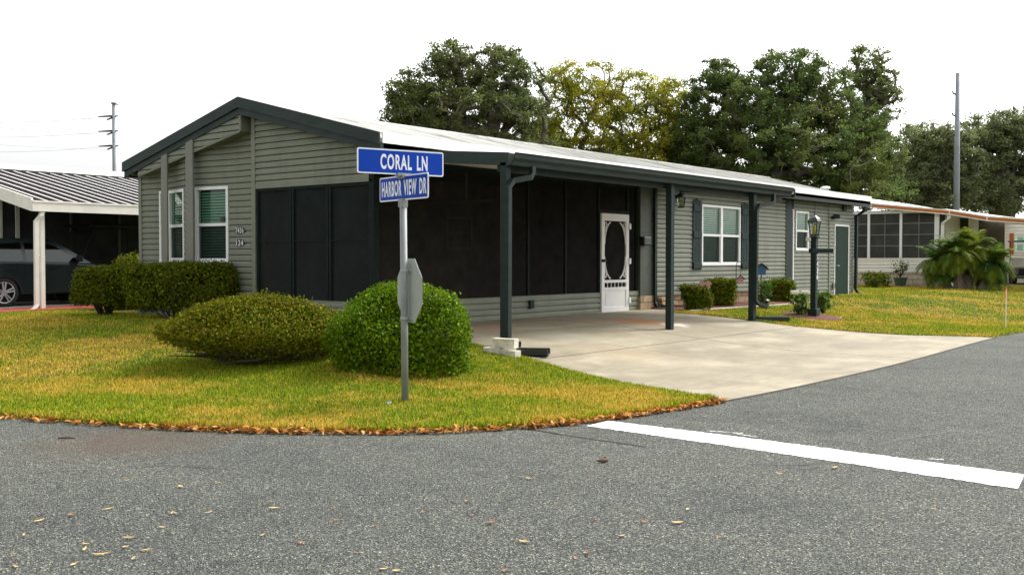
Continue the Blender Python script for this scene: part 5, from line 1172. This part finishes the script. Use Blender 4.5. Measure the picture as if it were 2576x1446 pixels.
def palm(base, n_f, ht, label):
    b = Vector(base); o = thing('palm', tuple(b), label, 'palm'); mb = MB(); crowns = []
    for (dx, dy, h) in ((-.35, 0, ht * .55), (.25, .2, ht * .66), (.75, -.1, ht * .4), (-.75, .25, ht * .42)):
        p0 = b + VR * dx * .7 + VF * dy; p1 = b + VR * dx * 1.15 + VF * dy + Vector((0, 0, h)); mb.tube([p0, p0.lerp(p1, .4), p1], [.17, .15, .1], 10); crowns.append(p1)
        for j in range(46):
            q = p0.lerp(p1, random.uniform(.3, .95)); mb.tube([q, q + VR * random.uniform(-.45, .45) + VF * random.uniform(-.45, .3) + Vector((0, 0, -random.uniform(.2, .75)))], [.016, .004], 4)
    mb.build('trunks', 'palmtrunk', o)
    V_, F_, R_ = [], [], []; rb = MB()
    for ci, c_ in enumerate(crowns):
        for k_ in range(n_f):
            th = random.uniform(0, 6.283); el = random.uniform(-.6, 1.25); L = random.uniform(.7, 1.2); d0 = Vector((math.cos(th) * math.cos(el), math.sin(th) * math.cos(el), math.sin(el)))
            pts = []; p = c_.copy(); dv = d0.copy(); ns = 11; rv = random.random()
            for s2 in range(ns + 1):
                pts.append(p.copy()); p = p + dv * L / ns; dv = (dv + Vector((0, 0, -.19 * (.4 + math.cos(el))))).normalized()
            rb.tube(pts[::3] + [pts[-1]], [.014] * (len(pts[::3]) - 1) + [.008, .004], 4, False)
            for s2 in range(1, ns + 1):
                for sub in (0, .5):
                    q = pts[s2 - 1].lerp(pts[s2], sub); dr = (pts[s2] - pts[s2 - 1]).normalized(); sd_ = dr.cross(Vector((0, 0, 1))); sd_ = sd_.normalized() if sd_.length > .05 else VR
                    for sg in (-1, 1):
                        ll = .37 * math.sin(math.pi * (.15 + .8 * s2 / ns)) + .05; tip = q + (sd_ * sg * .85 + dr * .6 + Vector((0, 0, -.25 + random.uniform(-.2, .2)))).normalized() * ll; wv = dr * .028
                        i0_ = len(V_); V_ += [tuple(q - wv), tuple(q + wv), tuple(tip)]; F_.append((i0_, i0_ + 1, i0_ + 2)); R_ += [min(1, max(0, rv + random.uniform(-.2, .2)))] * 3
    rb.build('frond_stalks', 'palmtrunk', o); np_mesh('fronds', np.array(V_), np.array(F_), np.array(R_), 'leaf_palm', o, tri=True)
palm(hit(2430, 730), 92, 2.35, 'bushy multi stemmed palm on the lawn in front of the neighbour house')

# ------------------------------------------------------------------ trees
def tree(label, depth, blobs, trunk, ncl, per, leaf, mat, clr=1.0, group='trees standing behind the houses', shell=2.4, thick=.030, spread=.8, low=None):
    s_ = depth / FPX; g = at(trunk[0], HZ, depth); g.z = .2; o = thing('oak_tree', tuple(g), label, 'tree', group)
    wts = np.array([bx[2] * bx[3] for bx in blobs], float); wts /= wts.sum(); C = []; W_ = []
    for i in RNG.choice(len(blobs), ncl, p=wts):
        cx_, cy_, rx, ry = blobs[i]; out_ = RNG.random() < .2; v = unit(RNG.normal(size=(1, 3)))[0] * (RNG.uniform(.98, 1.12) if out_ else RNG.random() ** (1 / shell)); W_.append(RNG.uniform(.25, .55) if out_ else RNG.uniform(.6, 1.3))
        C.append(tuple(at(cx_ + v[0] * rx, cy_ + v[2] * ry, depth) + VF * v[1] * rx * s_ * spread))
    C = np.array(C); k_ = C[:, 2] > 1.0; C = C[k_]; W_ = np.array(W_)[k_]; top = at(trunk[0], trunk[1], depth)
    # limbs: every cluster joins the nearest node already on the tree
    nodes = [np.array(g), np.array(g.lerp(top, .5)), np.array(top)]; par = [-1, 0, 1]; order = np.argsort(np.linalg.norm(C - np.array(top), axis=1))
    for i in order:
        N_ = np.array(nodes[1:]); dd = np.linalg.norm(N_ - C[i], axis=1) + .35 * np.maximum(0, N_[:, 2] - C[i][2]) + .12 * np.linalg.norm(N_ - np.array(top), axis=1); j = int(np.argmin(dd)) + 1; nodes.append(C[i]); par.append(j)
    cnt = np.ones(len(nodes))
    for i in range(len(nodes) - 1, 0, -1): cnt[par[i]] += cnt[i]
    mb = MB()
    for i in range(1, len(nodes)):
        a, b = Vector(nodes[par[i]]), Vector(nodes[i]); ra_, rb_ = thick * cnt[par[i]] ** .5 if par[i] > 0 else thick * cnt[1] ** .5 * 1.2, thick * cnt[i] ** .5
        ra_ = min(ra_, rb_ * 1.6); mid = a.lerp(b, .5) + Vector((random.uniform(-1, 1), random.uniform(-1, 1), random.uniform(-.3, 1))) * (b - a).length * .1
        mb.tube([a, mid, b], [ra_, (ra_ + rb_) / 2, rb_], 5, False)
    mb.build('trunk', 'bark', o, smooth=True)
    k_ = np.repeat(np.arange(len(C)), (per * W_).astype(int)); n = len(k_); rad = clr * (RNG.uniform(.6, 1.3, len(C)) * np.minimum(1, .45 + .6 * W_))[k_]
    D_ = unit(RNG.normal(size=(n, 3))) * (RNG.random((n, 1)) ** .6) * rad[:, None] * np.array([1, 1, .62]); P = C[k_] + D_
    tone = np.clip(RNG.normal(.5, .22, len(C))[k_] * .55 + RNG.random(n) * .45, 0, 1)
    co, qd, _ = leaf_arrays(P, D_ + np.array([0, 0, .5]), leaf, .3, .6); np_mesh('crown', co, qd, np.repeat(tone, 4), mat, o)
    return o
tree('dark green oak nearest the ridge, left of the yellowing tree', 52, [(1130, 160, 62, 55), (1060, 250, 95, 80), (1240, 190, 95, 75), (1180, 290, 190, 80), (1310, 260, 75, 110), (1060, 330, 110, 60), (1220, 390, 190, 60), (1000, 300, 40, 60)], (1200, 380), 1000, 80, .135, 'leaf_oak', .46)
tree('sparse yellowing tree with bare branches between the two oaks', 56, [(1415, 205, 60, 55), (1500, 240, 90, 80), (1620, 245, 90, 75), (1570, 340, 150, 90), (1390, 330, 80, 90), (1690, 290, 50, 100), (1480, 410, 180, 70), (1660, 410, 120, 80)], (1560, 460), 950, 62, .135, 'leaf_gold', .52, thick=.014)
tree('broad dark oak, the largest crown behind the middle of the house', 55, [(1810, 210, 75, 60), (1990, 190, 95, 70), (1880, 280, 170, 100), (2060, 260, 100, 100), (1950, 380, 260, 120), (1760, 380, 90, 130), (2160, 380, 100, 110), (1820, 480, 160, 70), (2100, 480, 180, 60)], (1950, 430), 2100, 80, .14, 'leaf_oak_dark', .48, shell=2.4, thick=.018)
tree('tall thin topped oak rising right of the broad dark oak', 58, [(2180, 170, 60, 55), (2190, 260, 75, 70), (2215, 220, 45, 60), (2200, 330, 60, 70), (2150, 290, 40, 50), (2240, 400, 40, 50)], (2120, 420), 330, 64, .135, 'leaf_oak', .42, thick=.026)
tree('oak coloured pale for haze, left of the concrete utility pole', 70, [(2340, 365, 80, 60), (2285, 430, 80, 75), (2390, 410, 80, 90), (2250, 480, 80, 50), (2340, 490, 120, 50)], (2340, 440), 720, 84, .17, 'leaf_far', .6)
tree('oak coloured pale for haze, right of the concrete utility pole at the picture edge', 72, [(2500, 335, 90, 50), (2580, 320, 70, 50), (2470, 400, 80, 80), (2570, 420, 80, 90), (2500, 490, 120, 50), (2660, 400, 80, 110)], (2520, 440), 900, 84, .17, 'leaf_far', .6)
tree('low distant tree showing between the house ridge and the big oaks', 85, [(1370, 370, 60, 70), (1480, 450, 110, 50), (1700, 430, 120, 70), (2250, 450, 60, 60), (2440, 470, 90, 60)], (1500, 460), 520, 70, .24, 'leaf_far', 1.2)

# ------------------------------------------------------------------ utility poles
def upole(x, ytop, ybase, depth, r0, r1, label):
    b, t_ = at(x, HZ, depth), at(x, ytop, depth); b.z = 0; o = thing('utility_pole', (b.x, b.y, 0), label, 'utility pole'); mb = MB(); mb.tube([b, Vector((b.x, b.y, t_.z))], [r0, r1], 12); mb.build('shaft', 'steelpole', o, smooth=True); return o, b, t_.z
o, b, zt = upole(290, 264, 437, 110, .26, .17, 'grey steel utility pole with insulator arms at the left'); S_ = 110 / FPX
mb = MB(); mb.lathe((b.x, b.y, zt), [(.2, 0), (.3, .05), (.3, .14), (.1, .2)], 10); mb.tube([Vector((b.x, b.y, zt)), Vector((b.x, b.y, zt - .05)) + VR * .5], .05, 6); mb.build('cap', 'steelpole', o)
mbw = MB()
for y in (294, 331, 368):
    z = 1.43 + (HZ - y) * S_; c_ = Vector((b.x, b.y, z)); mb = MB()
    mb.tube([c_ + VR * .45, c_, c_ - VR * .4, c_ - VR * 1.65 + Vector((0, 0, -.06))], [.05, .1, .11, .06], 7); mb.tube([c_ + Vector((0, 0, -.1)), c_ - VR * .6 + Vector((0, 0, -.42)) - VF * .3], [.1, .08], 7); mb.build('insulator_arm', 'black', o)
    e0 = c_ - VR * 1.65; e1 = c_ - VR * .6 + Vector((0, 0, -.42))
    mbw.tube([e0 - VR * (22 * f_) + Vector((0, 0, -.18 - .9 * (f_ - f_ * f_) * 2 - .1 * f_)) for f_ in np.linspace(0, 1, 8)], .014, 4); mbw.tube([e1 - VR * (9 * f_) - VF * (30 * f_) + Vector((0, 0, -1.6 * f_ - 1.2 * f_ * (1 - f_))) for f_ in np.linspace(0, 1, 8)], .012, 4)
mbw.build('power_wires', 'shingle', o)
o, b, zt = upole(2404, 186, 520, 68, .26, .13, 'tall pale concrete utility pole at the right'); S_ = 68 / FPX
for y in (242, 296, 345):
    z = 1.43 + (HZ - y) * S_; c_ = Vector((b.x, b.y, z)); mb = MB(); mb.tube([c_, c_ - VR * .28 + Vector((0, 0, .12)), c_ - VR * .34 + Vector((0, 0, .26))], [.06, .05, .06], 6); mb.build('insulator_arm', 'shingle', o)
mb = MB(); z = 1.43 + (HZ - 300) * S_; c_ = Vector((b.x, b.y, z)) - VR * .3; mb.tube([c_ - VR * 12 * f_ + Vector((0, 0, -1.3 * f_)) for f_ in np.linspace(0, 1, 6)], .010, 4); mb.build('power_wires', 'shingle', o)

# ------------------------------------------------------------------ sky and sun
SUN_EL, SUN_AZ = math.radians(48), math.radians(-14)      # bright cloud beyond the far end of the house
sun_dir = Vector((math.cos(SUN_EL) * math.cos(SUN_AZ), math.cos(SUN_EL) * math.sin(SUN_AZ), math.sin(SUN_EL)))
w = bpy.data.worlds.new('World'); sc.world = w; w.use_nodes = True; nt = w.node_tree; nt.nodes.clear()
sky = nt.nodes.new('ShaderNodeTexSky'); sky.sky_type = 'NISHITA'; sky.sun_disc = False; sky.sun_elevation = SUN_EL; sky.sun_rotation = math.pi / 2 - SUN_AZ
sky.air_density = 1.0; sky.dust_density = 4.0; sky.ozone_density = 1.0
hs = nt.nodes.new('ShaderNodeHueSaturation'); hs.inputs['Saturation'].default_value = .12; hs.inputs['Value'].default_value = 1.2
bg = nt.nodes.new('ShaderNodeBackground'); bg.inputs['Strength'].default_value = .15; wo = nt.nodes.new('ShaderNodeOutputWorld')
nt.links.new(sky.outputs[0], hs.inputs['Color']); nt.links.new(hs.outputs[0], bg.inputs['Color']); nt.links.new(bg.outputs[0], wo.inputs['Surface'])
sl = bpy.data.lights.new('sun', 'SUN'); sl.energy = 1.5; sl.angle = math.radians(14); sl.color = (1, .96, .88)
so = bpy.data.objects.new('sun', sl); COL.objects.link(so); so.rotation_euler = (-sun_dir).to_track_quat('-Z', 'Y').to_euler()
sc.view_settings.view_transform = 'Standard'; sc.view_settings.look = 'None'; sc.view_settings.gamma = 1; sc.view_settings.exposure = .95
try:
    sc.cycles.max_bounces = 6; sc.cycles.transparent_max_bounces = 12; sc.cycles.use_denoising = True; sc.cycles.sample_clamp_indirect = 4
except Exception: pass
